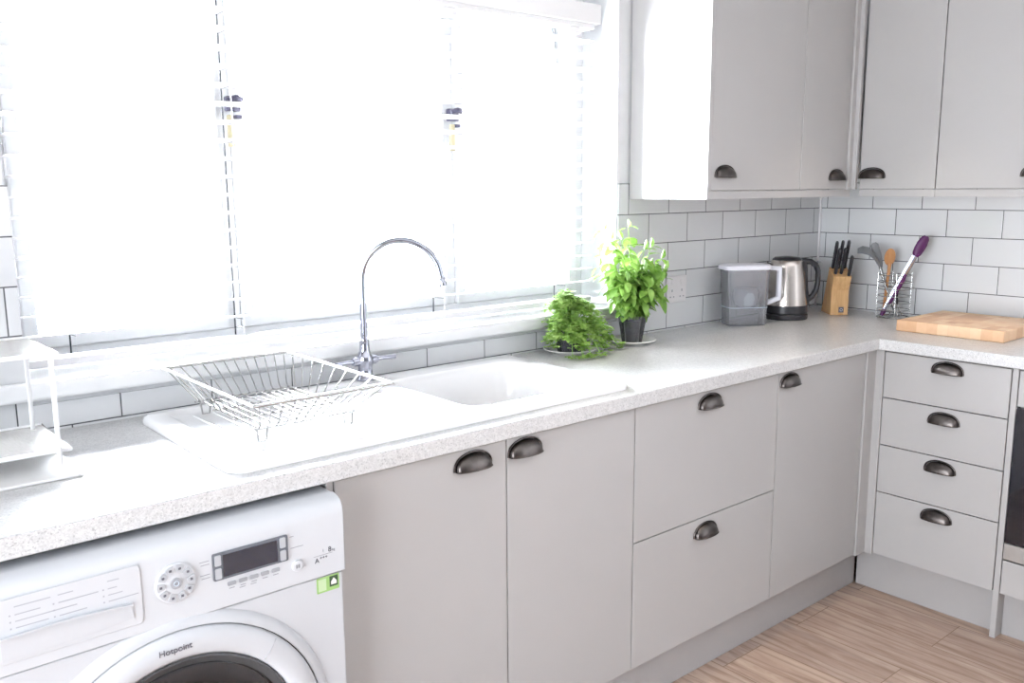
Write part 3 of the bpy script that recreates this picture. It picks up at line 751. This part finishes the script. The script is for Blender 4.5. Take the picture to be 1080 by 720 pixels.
    b, R = ring([(.2805, fy + .0025), (.279, fy), (.272, fy - .006), (.264, fy - .009), (.2595, fy - .0095), (.2595, fy - .002)], '', None, None); obj('porthole_surround', b, M['appliance'], root, smooth=True)
    b, R = ring([(.2592, fy - .003), (.2570, fy - .003)], '', None, None); obj('porthole_gap', b, M['rubber'], root, smooth=True)
    b, R = ring([(.2572, fy - .001), (.2570, fy - .010), (.254, fy - .0145), (.245, fy - .019), (.230, fy - .0215), (.216, fy - .0195), (.209, fy - .013), (.2065, fy - .004), (.2065, fy + .002)], '', None, None)
    dor = obj('door', b, M['appliance'], root, smooth=True)
    b, R = ring([(.2068, fy - .012), (.203, fy - .013), (.188, fy - .004), (.182, fy + .012), (.182, fy + .03)], '', None, None); obj('door_gasket', b, M['rubber'], dor, smooth=True)
    b, R = ring([(.190, fy - .006), (.175, fy - .010), (.15, fy - .004), (.10, fy + .006), (.05, fy + .010), (.001, fy + .011)], '', None, None); b.faces.new(R[-1]); obj('door_glass', b, M['door_glass'], dor, smooth=True)
    text_obj('logo', 'Hotpoint', .0150, (-2.9855, fy - .0222, .6505), (PI / 2, math.radians(-0.5), 0), M['ink'], dor)
    # fine line where the door halves meet
    bm = bmesh.new(); a = math.radians(48); tube(bm, [(cx + .213 * math.cos(a), fy - .0190, cz + .213 * math.sin(a)), (cx + .232 * math.cos(a), fy - .0222, cz + .232 * math.sin(a)), (cx + .253 * math.cos(a), fy - .0155, cz + .253 * math.sin(a))], .0009, 6); obj('door_seam', bm, M['button_light'], dor)
    b, R = ring([(.181, fy + .031), (.181, fy + .10), (.10, fy + .13), (.001, fy + .135)], '', None, None); b.faces.new(R[-1]); dm = obj('drum', b, M['drum'], root, smooth=True)
    bm = bmesh.new()
    for i in range(7):
        for j in range(4):
            x = cx - .10 + i * .03 + (j % 2) * .015; z = cz + .02 + j * .035
            tube(bm, [(x, fy + .118 - j * .004, z), (x, fy + .108 - j * .004, z)], .004, 8)
    obj('perforation_pattern', bm, M['rubber'], dm)
    for x in (X0 + .05, X1 - .05):
        for y in (Y0 + .08, Y1 - .06):
            obj('foot', tube(bmesh.new(), [(x, y, -.0403), (x, y, -.0283)], .02, 16), M['rubber'], root)
make_washer()

# ------------------------------------------------------------------ wall socket
so = thing('wall_socket', 'white double-gang electrical socket on the tiled wall beside the basil', 'socket', (0, 0, 0))
add_bevel(obj('faceplate', bx(-.984, -.879, -.0095, -.0004, 1.003, 1.098), M['socket'], so), .003, 3)
for x in (-.958, -.905):
    obj('switch', bx(x - .008, x + .008, -.0125, -.0096, 1.066, 1.086, bev=.0012), M['socket'], so)
    bm = bmesh.new()
    box(bm, x - .0025, x + .0025, -.0100, -.0096, 1.042, 1.050); box(bm, x - .012, x - .006, -.0100, -.0096, 1.022, 1.026); box(bm, x + .006, x + .012, -.0100, -.0096, 1.022, 1.026)
    obj('pin_slot', bm, M['ink_grey'], so)

# ------------------------------------------------------------------ water filter jug
def make_jug():
    root = thing('water_filter_jug', 'clear plastic water filter jug with white lid and handle beside the kettle', 'jug', (-.655, -.110, wt_z1 + .0004), math.radians(-32)); root.scale = (1, 1, 1.06)
    def L(x0, x1, y, r, z): return [(a, b, z) for a, b in rrect(x0, x1, -y, y, r, 6)]
    o = [L(-.078, .062, .046, .022, 0), L(-.081, .065, .049, .024, .004), L(-.083, .067, .050, .024, .06), L(-.092, .072, .053, .026, .185), L(-.094, .074, .054, .026, .192)]
    i = [L(-.091, .071, .052, .025, .192), L(-.089, .070, .051, .025, .185), L(-.080, .064, .047, .022, .06), L(-.078, .062, .046, .021, .006)]
    bm = bmesh.new(); loft(bm, o + i, cap0=True, cap1=True); obj('jug_body', bm, M['jug'], root, smooth=True)
    # inner funnel holding the filter
    bm = bmesh.new(); loft(bm, [L(-.086, .068, .049, .024, .190), L(-.084, .066, .048, .024, .128), L(-.070, .055, .042, .022, .118), L(-.045, .040, .032, .02, .078), L(-.025, .025, .022, .015, .055)], cap1=True); obj('funnel', bm, M['jug'], root, smooth=True)
    bm = lathe(bmesh.new(), [(0, .058), (.020, .060), (.036, .070), (.044, .090), (.045, .112), (.040, .124), (0, .130)], 28, sx=1, sy=.92, c=(-.004, 0, 0)); obj('filter_cartridge', bm, M['filter'], root, smooth=True)
    bm = bmesh.new(); loft(bm, [L(-.099, .076, .056, .028, .1925), L(-.100, .077, .057, .028, .196), L(-.099, .076, .056, .028, .205), L(-.090, .070, .050, .024, .210), L(-.05, .04, .03, .02, .211)], cap0=True, cap1=True); obj('lid', bm, M['white_plastic'], root, smooth=True)
    bm = bmesh.new()
    prof = [(.070, .203), (.120, .200), (.128, .192), (.128, .085), (.122, .076), (.075, .060), (.069, .060), (.069, .078), (.074, .079), (.112, .092), (.113, .178), (.108, .184), (.072, .186)]
    # closed loop handle as rectangular section sweep
    loop = [Vector((.076, 0, .196)), Vector((.118, 0, .194)), Vector((.124, 0, .186)), Vector((.124, 0, .094)), Vector((.118, 0, .084)), Vector((.076, 0, .072))]
    for a, b in zip(loop, loop[1:] + loop[:1]):
        pass
    prism(bm, [(.071, .203), (.122, .200), (.130, .192), (.130, .088), (.122, .077), (.071, .062)], -.010, .010, lambda u, v, w: (u, w, v)) if False else None
    us = [.071, .080, .117, .130]; 
    slab(bm, us, [.063, .079, .188, .203], lambda i_, j_: (i_, j_) != (1, 1), -.011, .011, lambda u, v, w: (u, w, v + (.020 * (u - .071) / .059 if v < .1 else -.004 * (u - .071) / .059)))
    add_bevel(obj('handle', bm, M['white_plastic'], root), .004, 3)
    bm = bmesh.new(); loft(bm, [L(-.0845, .0685, .0515, .025, .062), L(-.0845, .0685, .0515, .025, .064)]); obj('level_band', bm, M['ink_blue'], root, smooth=True)
make_jug()

# ------------------------------------------------------------------ kettle
def make_kettle():
    root = thing('electric_kettle', 'brushed steel electric kettle with black base, lid and handle standing near the corner', 'kettle', (-.410, -.116, wt_z1 + .0004), math.radians(-40)); root.scale = (1, 1, 1.07)
    obj('power_base', lathe(bmesh.new(), [(0, 0), (.082, 0), (.084, .003), (.084, .016), (.081, .019), (0, .0195)], 48), M['black_plastic'], root, smooth=True)
    bm = lathe(bmesh.new(), [(0, .020), (.080, .020), (.0825, .023), (.0815, .050), (0, .051)], 48); obj('lower_band', bm, M['black_plastic'], root, smooth=True)
    bm = lathe(bmesh.new(), [(.0800, .0502), (.0795, .056), (.074, .10), (.068, .15), (.062, .19), (.059, .205), (.0555, .209)], 56)
    # spout lip
    loft(bm, [[(-.057, .014, .195), (-.057, -.014, .195), (-.0585, -.006, .168), (-.0585, .006, .168)], [(-.080, .003, .205), (-.080, -.003, .205), (-.074, -.002, .196), (-.074, .002, .196)]], cap1=True)
    obj('steel_body', bm, M['brushed'], root, smooth=True)
    bm = lathe(bmesh.new(), [(.0555, .2085), (.054, .213), (.046, .219), (.020, .222), (0, .2225)], 48); obj('lid', bm, M['black_plastic'], root, smooth=True)
    # handle: flat black strip down the body and a big loop
    bm = bmesh.new()
    out = [(.050, .214), (.064, .216), (.092, .213), (.118, .198), (.130, .172), (.131, .130), (.125, .095), (.108, .070), (.088, .054), (.078, .036)]
    inn = [(.056, .196), (.066, .193), (.088, .192), (.103, .182), (.111, .165), (.112, .130), (.107, .105), (.096, .087), (.083, .078), (.0775, .070)]
    R = []
    for (a, b), (c, d_) in zip(out, inn):
        ctr = Vector(((a + c) / 2, 0, (b + d_) / 2)); ax = Vector(((a - c) / 2, 0, (b - d_) / 2))
        R.append([tuple(ctr + ax * math.cos(t) + Vector((0, .0135 * math.sin(t), 0))) for t in [2 * PI * k / 14 for k in range(14)]])
    loft(bm, R, cap0=True, cap1=True)
    prism(bm, [(.0600, .205), (.0735, .198), (.0800, .120), (.0885, .050), (.080, .050), (.068, .150)], -.013, .013, lambda u, v, w: (u, w, v))
    obj('handle', bm, M['black_plastic'], root, smooth=True)
    bm = bmesh.new(); box(bm, .116, .130, -.007, .007, .198, .204, .002); obj('lid_button', bm, M['grey_nylon'], root)
make_kettle()

# ------------------------------------------------------------------ knife block and knives
kb_o = Vector((-.193, -.2195, wt_z1 + .0004)); kb_rz = math.atan2(-.67, .74)     # local x = width, local -y = toward the room
kb = thing('knife_block', 'honey coloured wooden knife block in the tiled corner beside the kettle', 'knife block', kb_o, kb_rz)
poly = [(0, 0), (0, .098), (-.022, .152), (.042, .186), (.118, 0)]
add_bevel(obj('wood_block', prism(bmesh.new(), poly, -.034, .034, lambda u, v, w: (w, u, v)), M['block_wood'], kb), .002)
obj('maker_badge', bx(-.003, .017, -.0012, -.0004, .010, .032), M['ink'], kb)
bm = bmesh.new(); tube(bm, [(.007 + .005 * math.cos(a), -.0016, .021 + .005 * math.sin(a)) for a in [2 * PI * k / 14 for k in range(14)]], .0007, 5, closed=True); obj('badge_symbol', bm, M['socket'], kb)
axis = Vector((0, -.054 + .0, .152 - .098)); axis = Vector((0, -.36, .93)).normalized()
def knife(lx, t, L, label, sc=1., blade=None):
    # enters the sloping top at fraction t from the front edge
    base = Vector((lx, -.022 + .064 * t, .152 + .034 * t))
    M4 = Matrix.Translation(kb_o) @ Rz(kb_rz)
    r = thing('kitchen_knife', label, 'knife', M4 @ base, kb_rz, 'knives in the wooden block')
    q = axis; s = Vector((1, 0, 0)); w = q.cross(s)
    bm = bmesh.new(); R = []
    for u, a, b in ((.002, .0075, .0055), (.010, .0085, .006), (.035, .0075, .0065), (L * .55, .0085, .0065), (L * .8, .0095, .0065), (L * .95, .0105, .006), (L, .007, .004)):
        R.append([tuple(q * u + w * (a * sc * math.cos(k)) + s * (b * sc * math.sin(k))) for k in [2 * PI * j / 14 for j in range(14)]])
    loft(bm, R, cap0=True, cap1=True); h = obj('handle', bm, M['black_plastic'], r, smooth=True)
    bm = bmesh.new()
    for u in (.3, .55, .8): tube(bm, [q * L * u - s * .0073 * sc, q * L * u + s * .0073 * sc], .0018, 8)
    obj('rivet', bm, M['steelwire'], h)
rows = [(-.024, .86, .115, 'black handled kitchen knife leftmost at the back of the wooden block'), (-.002, .86, .118, 'black handled kitchen knife in the middle at the back of the wooden block'), (.021, .86, .120, 'black handled kitchen knife rightmost at the back of the wooden block'),
        (-.024, .30, .108, 'black handled kitchen knife leftmost at the front of the wooden block'), (-.002, .30, .110, 'black handled kitchen knife in the middle at the front of the wooden block'), (.0235, .10, .086, 'short black handled knife rightmost at the front of the wooden block')]
for a in rows: knife(a[0], a[1], a[2], a[3])

# ------------------------------------------------------------------ utensil holder and utensils
uc = Vector((-.105, -.392, wt_z1 + .0004)); UR = .058
uh = thing('utensil_holder', 'round chrome wire utensil holder standing between the knife block and chopping board', 'utensil holder', uc)
bm = bmesh.new()
for k in range(7):
    z = .006 + k * .0265 if k else .004
    tube(bm, [(UR * math.cos(a), UR * math.sin(a), z) for a in [2 * PI * j / 40 for j in range(40)]], .0017, 6, closed=True)
for z in (.003,):
    for t in range(-2, 3): 
        y = t * .018; x = math.sqrt(max(0, UR ** 2 - y ** 2)); tube(bm, [(-x, y, z), (x, y, z)], .0014, 6)
obj('wire_ring', bm, M['steelwire'], uh, smooth=True)
for a in (.6, 2.2, 3.7, 5.3):
    bm = bmesh.new(); x, y = (UR + .002) * math.cos(a), (UR + .002) * math.sin(a); tube(bm, [(x, y, .001), (x, y, .168), (x * 1.0, y, .174)], .0013, 8); obj('upright', bm, M['steelwire'], uh, smooth=True)
rv = Vector((.764, -.645, 0)); fv = Vector((.645, .764, 0))    # sideways / away from the doorway
def U(a, b, z): return rv * a + fv * b + Vector((0, 0, z))
# wooden spoon
sp = thing('wooden_spoon', 'wooden spoon with round orange-brown bowl standing in the wire utensil holder', 'spoon', uc)
bm = bmesh.new(); tube(bm, [U(-.036, .0, .010), U(-.026, .012, .10), U(-.014, .026, .185), U(-.011, .030, .205)], [.0055, .0055, .006, .008], 12); obj('handle', bm, M['spoon_wood'], sp, smooth=True)
bm = bmesh.new(); bmesh.ops.create_uvsphere(bm, u_segments=24, v_segments=14, radius=1)
mt = Matrix.Translation(U(-.010, .034, .230)) @ Rz(math.atan2(rv.y, rv.x)) @ Matrix.Rotation(math.radians(6), 4, 'Y') @ Matrix.Diagonal((.0215, .009, .033, 1))
for v in bm.verts:
    if v.co.y < -.1: v.co.y = -.1 - (v.co.y + .1) * -.15
bm.transform(mt); obj('bowl', bm, M['spoon_wood'], sp, smooth=True)
# tongs
tg = thing('kitchen_tongs', 'long steel kitchen tongs with purple tips leaning right in the wire utensil holder', 'tongs', uc)
def flat(pts, ws, th, side):
    b = bmesh.new(); R = []
    for i, (p, w) in enumerate(zip(pts, ws)):
        a = pts[max(i - 1, 0)]; c_ = pts[min(i + 1, len(pts) - 1)]; t = (c_ - a).normalized(); s = side.normalized(); n = t.cross(s).normalized()
        R.append([tuple(p + s * (w * math.cos(k)) + n * (th * math.sin(k))) for k in [2 * PI * j / 12 for j in range(12)]])
    loft(b, R, cap0=True, cap1=True); return b
A_, B_ = U(-.050, -.020, .016), U(.047, -.060, .246)
dirv = (B_ - A_).normalized(); sd = (rv * dirv.z - Vector((0, 0, 1)) * dirv.dot(rv)).normalized()
for off in (-.006, .006):
    o_ = fv * off
    obj('arm', flat([A_ + o_ * .3, A_ + o_ + dirv * .08, A_ + o_ + dirv * .16, B_ + o_], [.005, .008, .009, .008], .0022, sd), M['chrome'], tg, smooth=True)
obj('grip', flat([A_ + dirv * .045 - fv * .012, A_ + dirv * .08 - fv * .013, A_ + dirv * .15 - fv * .012, A_ + dirv * .17 - fv * .011], [.005, .0085, .0085, .005], .003, sd), M['purple'], tg, smooth=True)
obj('grip_end', flat([A_ - dirv * .004, A_ + dirv * .010, A_ + dirv * .022], [.006, .009, .007], .008, sd), M['purple'], tg, smooth=True)
obj('silicone_tip', flat([B_ - dirv * .006, B_ + dirv * .004, B_ + dirv * .022, B_ + dirv * .045, B_ + dirv * .066, B_ + dirv * .076], [.010, .0165, .020, .0205, .016, .008], .012, sd), M['purple'], tg, smooth=True)
# grey turner with curved head leaning left, and narrow grey spatula
tn = thing('turner', 'grey turner with broad curved head drooping left from the wire utensil holder', 'kitchen turner', uc)
bm = bmesh.new(); tube(bm, [U(.010, -.022, .010), U(-.036, .0, .127), U(-.057, .010, .195)], [.0035, .0038, .004], 10); obj('shaft', bm, M['steelwire'], tn, smooth=True)
pts = [U(-.055, .010, .188), U(-.066, .010, .214), U(-.084, .008, .240), U(-.106, .006, .256), U(-.130, .003, .261), U(-.150, .0, .256)]
obj('head', flat(pts, [.006, .018, .026, .028, .026, .018], .0022, (fv * .8 + Vector((0, 0, 1)) * .5 + rv * .3)), M['grey_nylon'], tn, smooth=True)
sa = thing('spatula', 'narrow upright grey spatula standing behind the wooden spoon in the wire holder', 'spatula', uc)
bm = bmesh.new(); tube(bm, [U(.022, .030, .010), U(-.008, .040, .10), U(-.036, .052, .195)], .0035, 10); obj('shaft', bm, M['grey_nylon'], sa, smooth=True)
obj('blade', flat([U(-.034, .052, .188), U(-.042, .052, .210), U(-.053, .052, .240), U(-.065, .052, .276), U(-.068, .052, .284)], [.006, .0135, .0165, .015, .008], .003, rv + Vector((0, 0, .3))), M['grey_nylon'], sa, smooth=True)
wh = thing('kitchen_utensil', 'black handled tool standing upright in the wire utensil holder', 'kitchen tool', uc)
bm = bmesh.new(); tube(bm, [U(.012, -.002, .050), U(.008, -.000, .10), U(.006, .002, .140)], [.006, .0075, .005], 10); obj('handle', bm, M['black_plastic'], wh, smooth=True)
bm = bmesh.new(); tube(bm, [U(.034, -.006, .008), U(.022, -.004, .03), U(.012, -.002, .055)], .0022, 8); obj('blade', bm, M['steelwire'], wh, smooth=True)

# ------------------------------------------------------------------ chopping board
cbd = obj('chopping_board', bx(-.1775, .1775, -.178, .178, 0, .038, bev=.003), M['board'], loc=(-.2175, -.7295, wt_z1 + .0004))
tag(cbd, 'thick end-grain wooden chopping board lying on the worktop at the right', 'chopping board')

# ------------------------------------------------------------------ potted herbs
def saucer(cx, cy, r, label):
    bm = lathe(bmesh.new(), [(0, .003), (.0, .0), (r * .62, 0), (r * .68, .004), (r * .98, .012), (r, .0135), (r * .985, .0155), (r * .70, .0078), (r * .60, .0045), (0, .0042)], 48)
    bmesh.ops.remove_doubles(bm, verts=bm.verts, dist=1e-6)
    return tag(obj('saucer', bm, M['plate'], None, smooth=True, loc=(cx, cy, wt_z1 + .0004)), label, 'saucer', None)
def clear_pot(root, r0, r1, h, soil):
    bm = lathe(bmesh.new(), [(0, 0), (r0, 0), (r1, h - .006), (r1 + .004, h - .005), (r1 + .005, h), (r1, h), (r1 - .001, h - .004), (r0 - .0012, .0012), (0, .0012)], 40); obj('clear_pot', bm, M['pot'], root, smooth=True)
    k = soil / h; bm = lathe(bmesh.new(), [(0, .002), (r0 - .004, .002), (r0 + (r1 - r0) * k - .005, soil - .003), (r0 + (r1 - r0) * k - .009, soil), (0, soil + .002)], 32); obj('soil', bm, M['soil'], root, smooth=True)
def leaf(bm, p, d, up, L, W, curl=.25, fold=.25):
    d = d.normalized(); s = d.cross(up)
    if s.length < 1e-4: s = d.cross(Vector((1, 0, .1)))
    s.normalize(); n = s.cross(d).normalized()
    prof = [(0, .06), (.18, .72), (.42, 1.), (.68, .80), (.88, .38), (1., .0)]
    rows = []
    for t, w in prof:
        c = p + d * (L * t) - n * (L * curl * t * t)
        if w > 0.01:
            hw = W * .5 * w
            rows.append([bm.verts.new(c - s * hw + n * hw * fold), bm.verts.new(c), bm.verts.new(c + s * hw + n * hw * fold)])
        else: rows.append([bm.verts.new(c)])
    for a, b in zip(rows, rows[1:]):
        if len(b) == 3:
            bm.faces.new((a[0], a[1], b[1], b[0])); bm.faces.new((a[1], a[2], b[2], b[1]))
        else:
            bm.faces.new((a[0], a[1], b[0])); bm.faces.new((a[1], a[2], b[0]))
def make_basil():
    cx, cy = -1.270, -.104; rnd = random.Random(3)
    saucer(cx, cy, .080, 'cream saucer under the clear pot of basil')
    root = thing('potted_basil', 'tall leafy basil plant in a clear pot on a saucer below the tiled wall', 'potted plant', (cx, cy, wt_z1 + .0055))
    clear_pot(root, .033, .046, .088, .074)
    st = bmesh.new(); lf = bmesh.new()
    tops = []
    # screen directions: rv to the right, fv away
    for i in range(40):
        a = rnd.uniform(0, 2 * PI); rr = .092 * math.sqrt(rnd.random()); H = rnd.uniform(.195, .270) - rr * .45
        tops.append((rr * math.cos(a), rr * math.sin(a), H))
    for a_, b_, H in ((-.105, -.02, .365), (-.085, -.05, .335), (-.045, -.01, .335), (-.020, -.02, .372), (.055, .0, .305), (.03, -.03, .30), (-.10, -.02, .285), (-.115, .0, .25), (.095, -.02, .235), (.09, .0, .27), (-.02, -.06, .29)):
        q = rv * a_ + fv * (b_ - (.045 if a_ < -.04 else 0)); tops.append((q.x, q.y, H))
    for i, (tx, ty, H) in enumerate(tops):
        ty = min(ty, .085)
        ba = rnd.uniform(0, 2 * PI); br = rnd.uniform(0, .03); b0 = Vector((br * math.cos(ba), br * math.sin(ba), .072))
        tp = Vector((tx, ty, H)); mid = (b0 + tp) / 2 + Vector((-tx * .15, -ty * .15, .01))
        P = [b0 * (1 - t) ** 2 + mid * 2 * t * (1 - t) + tp * t * t for t in [k / 6 for k in range(7)]]
        tube(st, P, [.0022 - .0010 * k / 6 for k in range(7)], 5)
        for k in range(7):
            t = .34 + .66 * k / 6
            if H > .31 and (t < .78 and k % 2): continue
            p = b0 * (1 - t) ** 2 + mid * 2 * t * (1 - t) + tp * t * t
            az = rnd.uniform(0, 2 * PI)
            for s_ in (0, PI):
                L = rnd.uniform(.034, .056) * (1.0 if k < 6 else .75)
                dd = Vector((math.cos(az + s_), math.sin(az + s_), rnd.uniform(-.75, .30)))
                q = p + dd.normalized() * .006
                if q.y + dd.normalized().y * L > .095: dd.y = -abs(dd.y)
                leaf(lf, q, dd, Vector((0, 0, 1)), L, L * rnd.uniform(.55, .70), rnd.uniform(.15, .65), rnd.uniform(-.1, .5))
        leaf(lf, tp, Vector((rnd.uniform(-.5, .5), rnd.uniform(-.5, .2), .8)), Vector((1, 0, 0)), .034, .020, .2, .4)
    obj('stems', st, M['stem'], root, smooth=True)
    fo = obj('foliage', lf, M['basil'], root, smooth=True)
make_basil()
def make_parsley():
    cx, cy = -1.535, -.088; rnd = random.Random(11)
    saucer(cx, cy, .082, 'cream saucer under the drooping parsley')
    root = thing('potted_parsley', 'low drooping parsley plant in a clear pot left of the basil', 'potted plant', (cx, cy, wt_z1 + .0055))
    clear_pot(root, .038, .048, .070, .058)
    st = bmesh.new(); lf = bmesh.new()
    for i in range(135):
        a = rnd.uniform(0, 2 * PI); e = Vector((math.cos(a), math.sin(a), 0)); R = rnd.uniform(.02, .125) if rnd.random() < .7 else rnd.uniform(.10, .17)
        e_s = 1.0
        if e.y > 0: e_s = .55
        # droop more on the outside
        H = .150 * (1 - (R / .178) ** 2.6) + rnd.uniform(-.022, .014)
        right = e.dot(rv)
        if right < -.3: H += .018
        if right > .2 and R > .09: H -= .03
        if e.dot(fv) < -.25 and R > .055: H -= .055; R = min(R, .125)
        b0 = Vector((e.x * .022 * rnd.random(), e.y * .022 * rnd.random(), .056)); tp = Vector((e.x * R * e_s, e.y * R * e_s, max(H, .004))); rad = math.hypot(tp.x, tp.y)
        if rad < .105: tp.z = max(tp.z, .022)
        mid = Vector((tp.x * .45, tp.y * .45, max(.115, H + .035)))
        Q = lambda t: b0 * (1 - t) ** 2 + mid * 2 * t * (1 - t) + tp * t * t
        tube(st, [Q(k / 7) for k in range(8)], .0010, 5)
        for k in range(5):
            t = .55 + .45 * k / 4; p = Q(t)
            for m_ in range(3 if k < 4 else 5):
                az = rnd.uniform(0, 2 * PI); dd = Vector((math.cos(az), math.sin(az), rnd.uniform(-.4, .5))); L = rnd.uniform(.012, .021)
                stem_e = p + dd * rnd.uniform(.004, .014)
                if stem_e.y > .085: stem_e.y = .085
                lo = .018 if math.hypot(stem_e.x, stem_e.y) < .10 else .004
                if stem_e.z < lo: stem_e.z = lo
                dd.z = max(dd.z, -.05 if stem_e.z < lo + .022 else -1)
                if stem_e.y > .06: dd.y = -abs(dd.y)
                for ang in (-.85, 0, .85):
                    d2 = Matrix.Rotation(ang, 3, 'Z') @ dd
                    leaf(lf, stem_e, d2, Vector((0, 0, 1)), L * (1 if ang == 0 else .8), L * .62, rnd.uniform(0, .4) if stem_e.z > .04 else .05, .25)
    obj('stems', st, M['stem'], root, smooth=True); obj('foliage', lf, M['parsley'], root, smooth=True)
make_parsley()

# ------------------------------------------------------------------ light
w = bpy.data.worlds.new('sky'); scene.world = w; w.use_nodes = True; nt = w.node_tree
bg = nt.nodes['Background']
tc = nt.nodes.new('ShaderNodeTexCoord'); sp_ = nt.nodes.new('ShaderNodeSeparateXYZ'); link(nt, tc.outputs['Generated'], sp_.inputs[0])
r = ramp(nt, sp_.outputs['Z'], [(.0, (.80, .83, .86)), (.5, (.88, .93, 1.0)), (1., (.86, .92, 1.0))])
mr = nt.nodes.new('ShaderNodeMapRange'); mr.inputs['From Min'].default_value = -1; link(nt, sp_.outputs['Z'], mr.inputs['Value']); link(nt, mr.outputs[0], r.inputs['Fac'])
link(nt, r.outputs['Color'], bg.inputs['Color'])
# hazy bright sky on the window side, duller sky toward the added door
mr2 = nt.nodes.new('ShaderNodeMapRange'); mr2.interpolation_type = 'SMOOTHSTEP'; mr2.inputs['From Min'].default_value = .1; mr2.inputs['From Max'].default_value = .6
mr2.inputs['To Min'].default_value = 33; mr2.inputs['To Max'].default_value = 500.0
link(nt, sp_.outputs['Y'], mr2.inputs['Value']); link(nt, mr2.outputs[0], bg.inputs['Strength'])
def portal(name, loc, rot, sx, sy):
    l = bpy.data.lights.new(name, 'AREA'); l.shape = 'RECTANGLE'; l.size = sx; l.size_y = sy; l.cycles.is_portal = True
    o = bpy.data.objects.new(name, l); col.objects.link(o); o.location = loc; o.rotation_euler = rot
portal('window_portal', ((WX0 + WX1) / 2, .26, (WZ0 + WZ1) / 2), (-PI / 2, 0, 0), WX1 - WX0, WZ1 - WZ0)
portal('door_portal', (XL - .15, DM, DZ1 / 2), (0, -PI / 2, 0), DZ1, DY1 - DY0)
for x, y, e in ((-.70, -.68, 48), (-1.55, -.68, 48)):  # unseen spots, added to warm the floor and edge the plinth shade
    l = bpy.data.lights.new('added_spot', 'SPOT'); l.energy = e; l.spot_size = math.radians(50); l.spot_blend = .5; l.shadow_soft_size = .02; l.color = (1, .86, .72)
    o = bpy.data.objects.new('added_spot', l); col.objects.link(o); o.location = (x, y, 2.42)

# ------------------------------------------------------------------ camera
C = Vector((-3.4118542, -2.03099589, 1.40946993)); yaw, pit, rol, F = .7020, -.1714, -.0065, 936.44
fw = Vector((math.cos(pit) * math.sin(yaw), math.cos(pit) * math.cos(yaw), math.sin(pit)))
r0 = Vector((math.cos(yaw), -math.sin(yaw), 0)); u0 = r0.cross(fw)
rr_ = r0 * math.cos(rol) + u0 * math.sin(rol); uu = u0 * math.cos(rol) - r0 * math.sin(rol)
cam = bpy.data.cameras.new('camera'); co = bpy.data.objects.new('camera', cam); col.objects.link(co)
cam.sensor_width = 36; cam.lens = F / 1080 * 36; cam.clip_start = .02
co.matrix_world = Matrix(((rr_.x, uu.x, -fw.x, C.x), (rr_.y, uu.y, -fw.y, C.y), (rr_.z, uu.z, -fw.z, C.z), (0, 0, 0, 1)))
scene.camera = co
vs = scene.view_settings; vs.view_transform = 'Standard'; vs.look = 'None'; vs.exposure = -.78; vs.gamma = 1; vs.use_curve_mapping = False
try:
    scene.cycles.use_denoising = True; scene.cycles.denoiser = 'OPENIMAGEDENOISE'
    scene.cycles.max_bounces = 10; scene.cycles.transparent_max_bounces = 24; scene.cycles.sample_clamp_indirect = 8; scene.cycles.caustics_reflective = False; scene.cycles.caustics_refractive = False
except Exception: pass
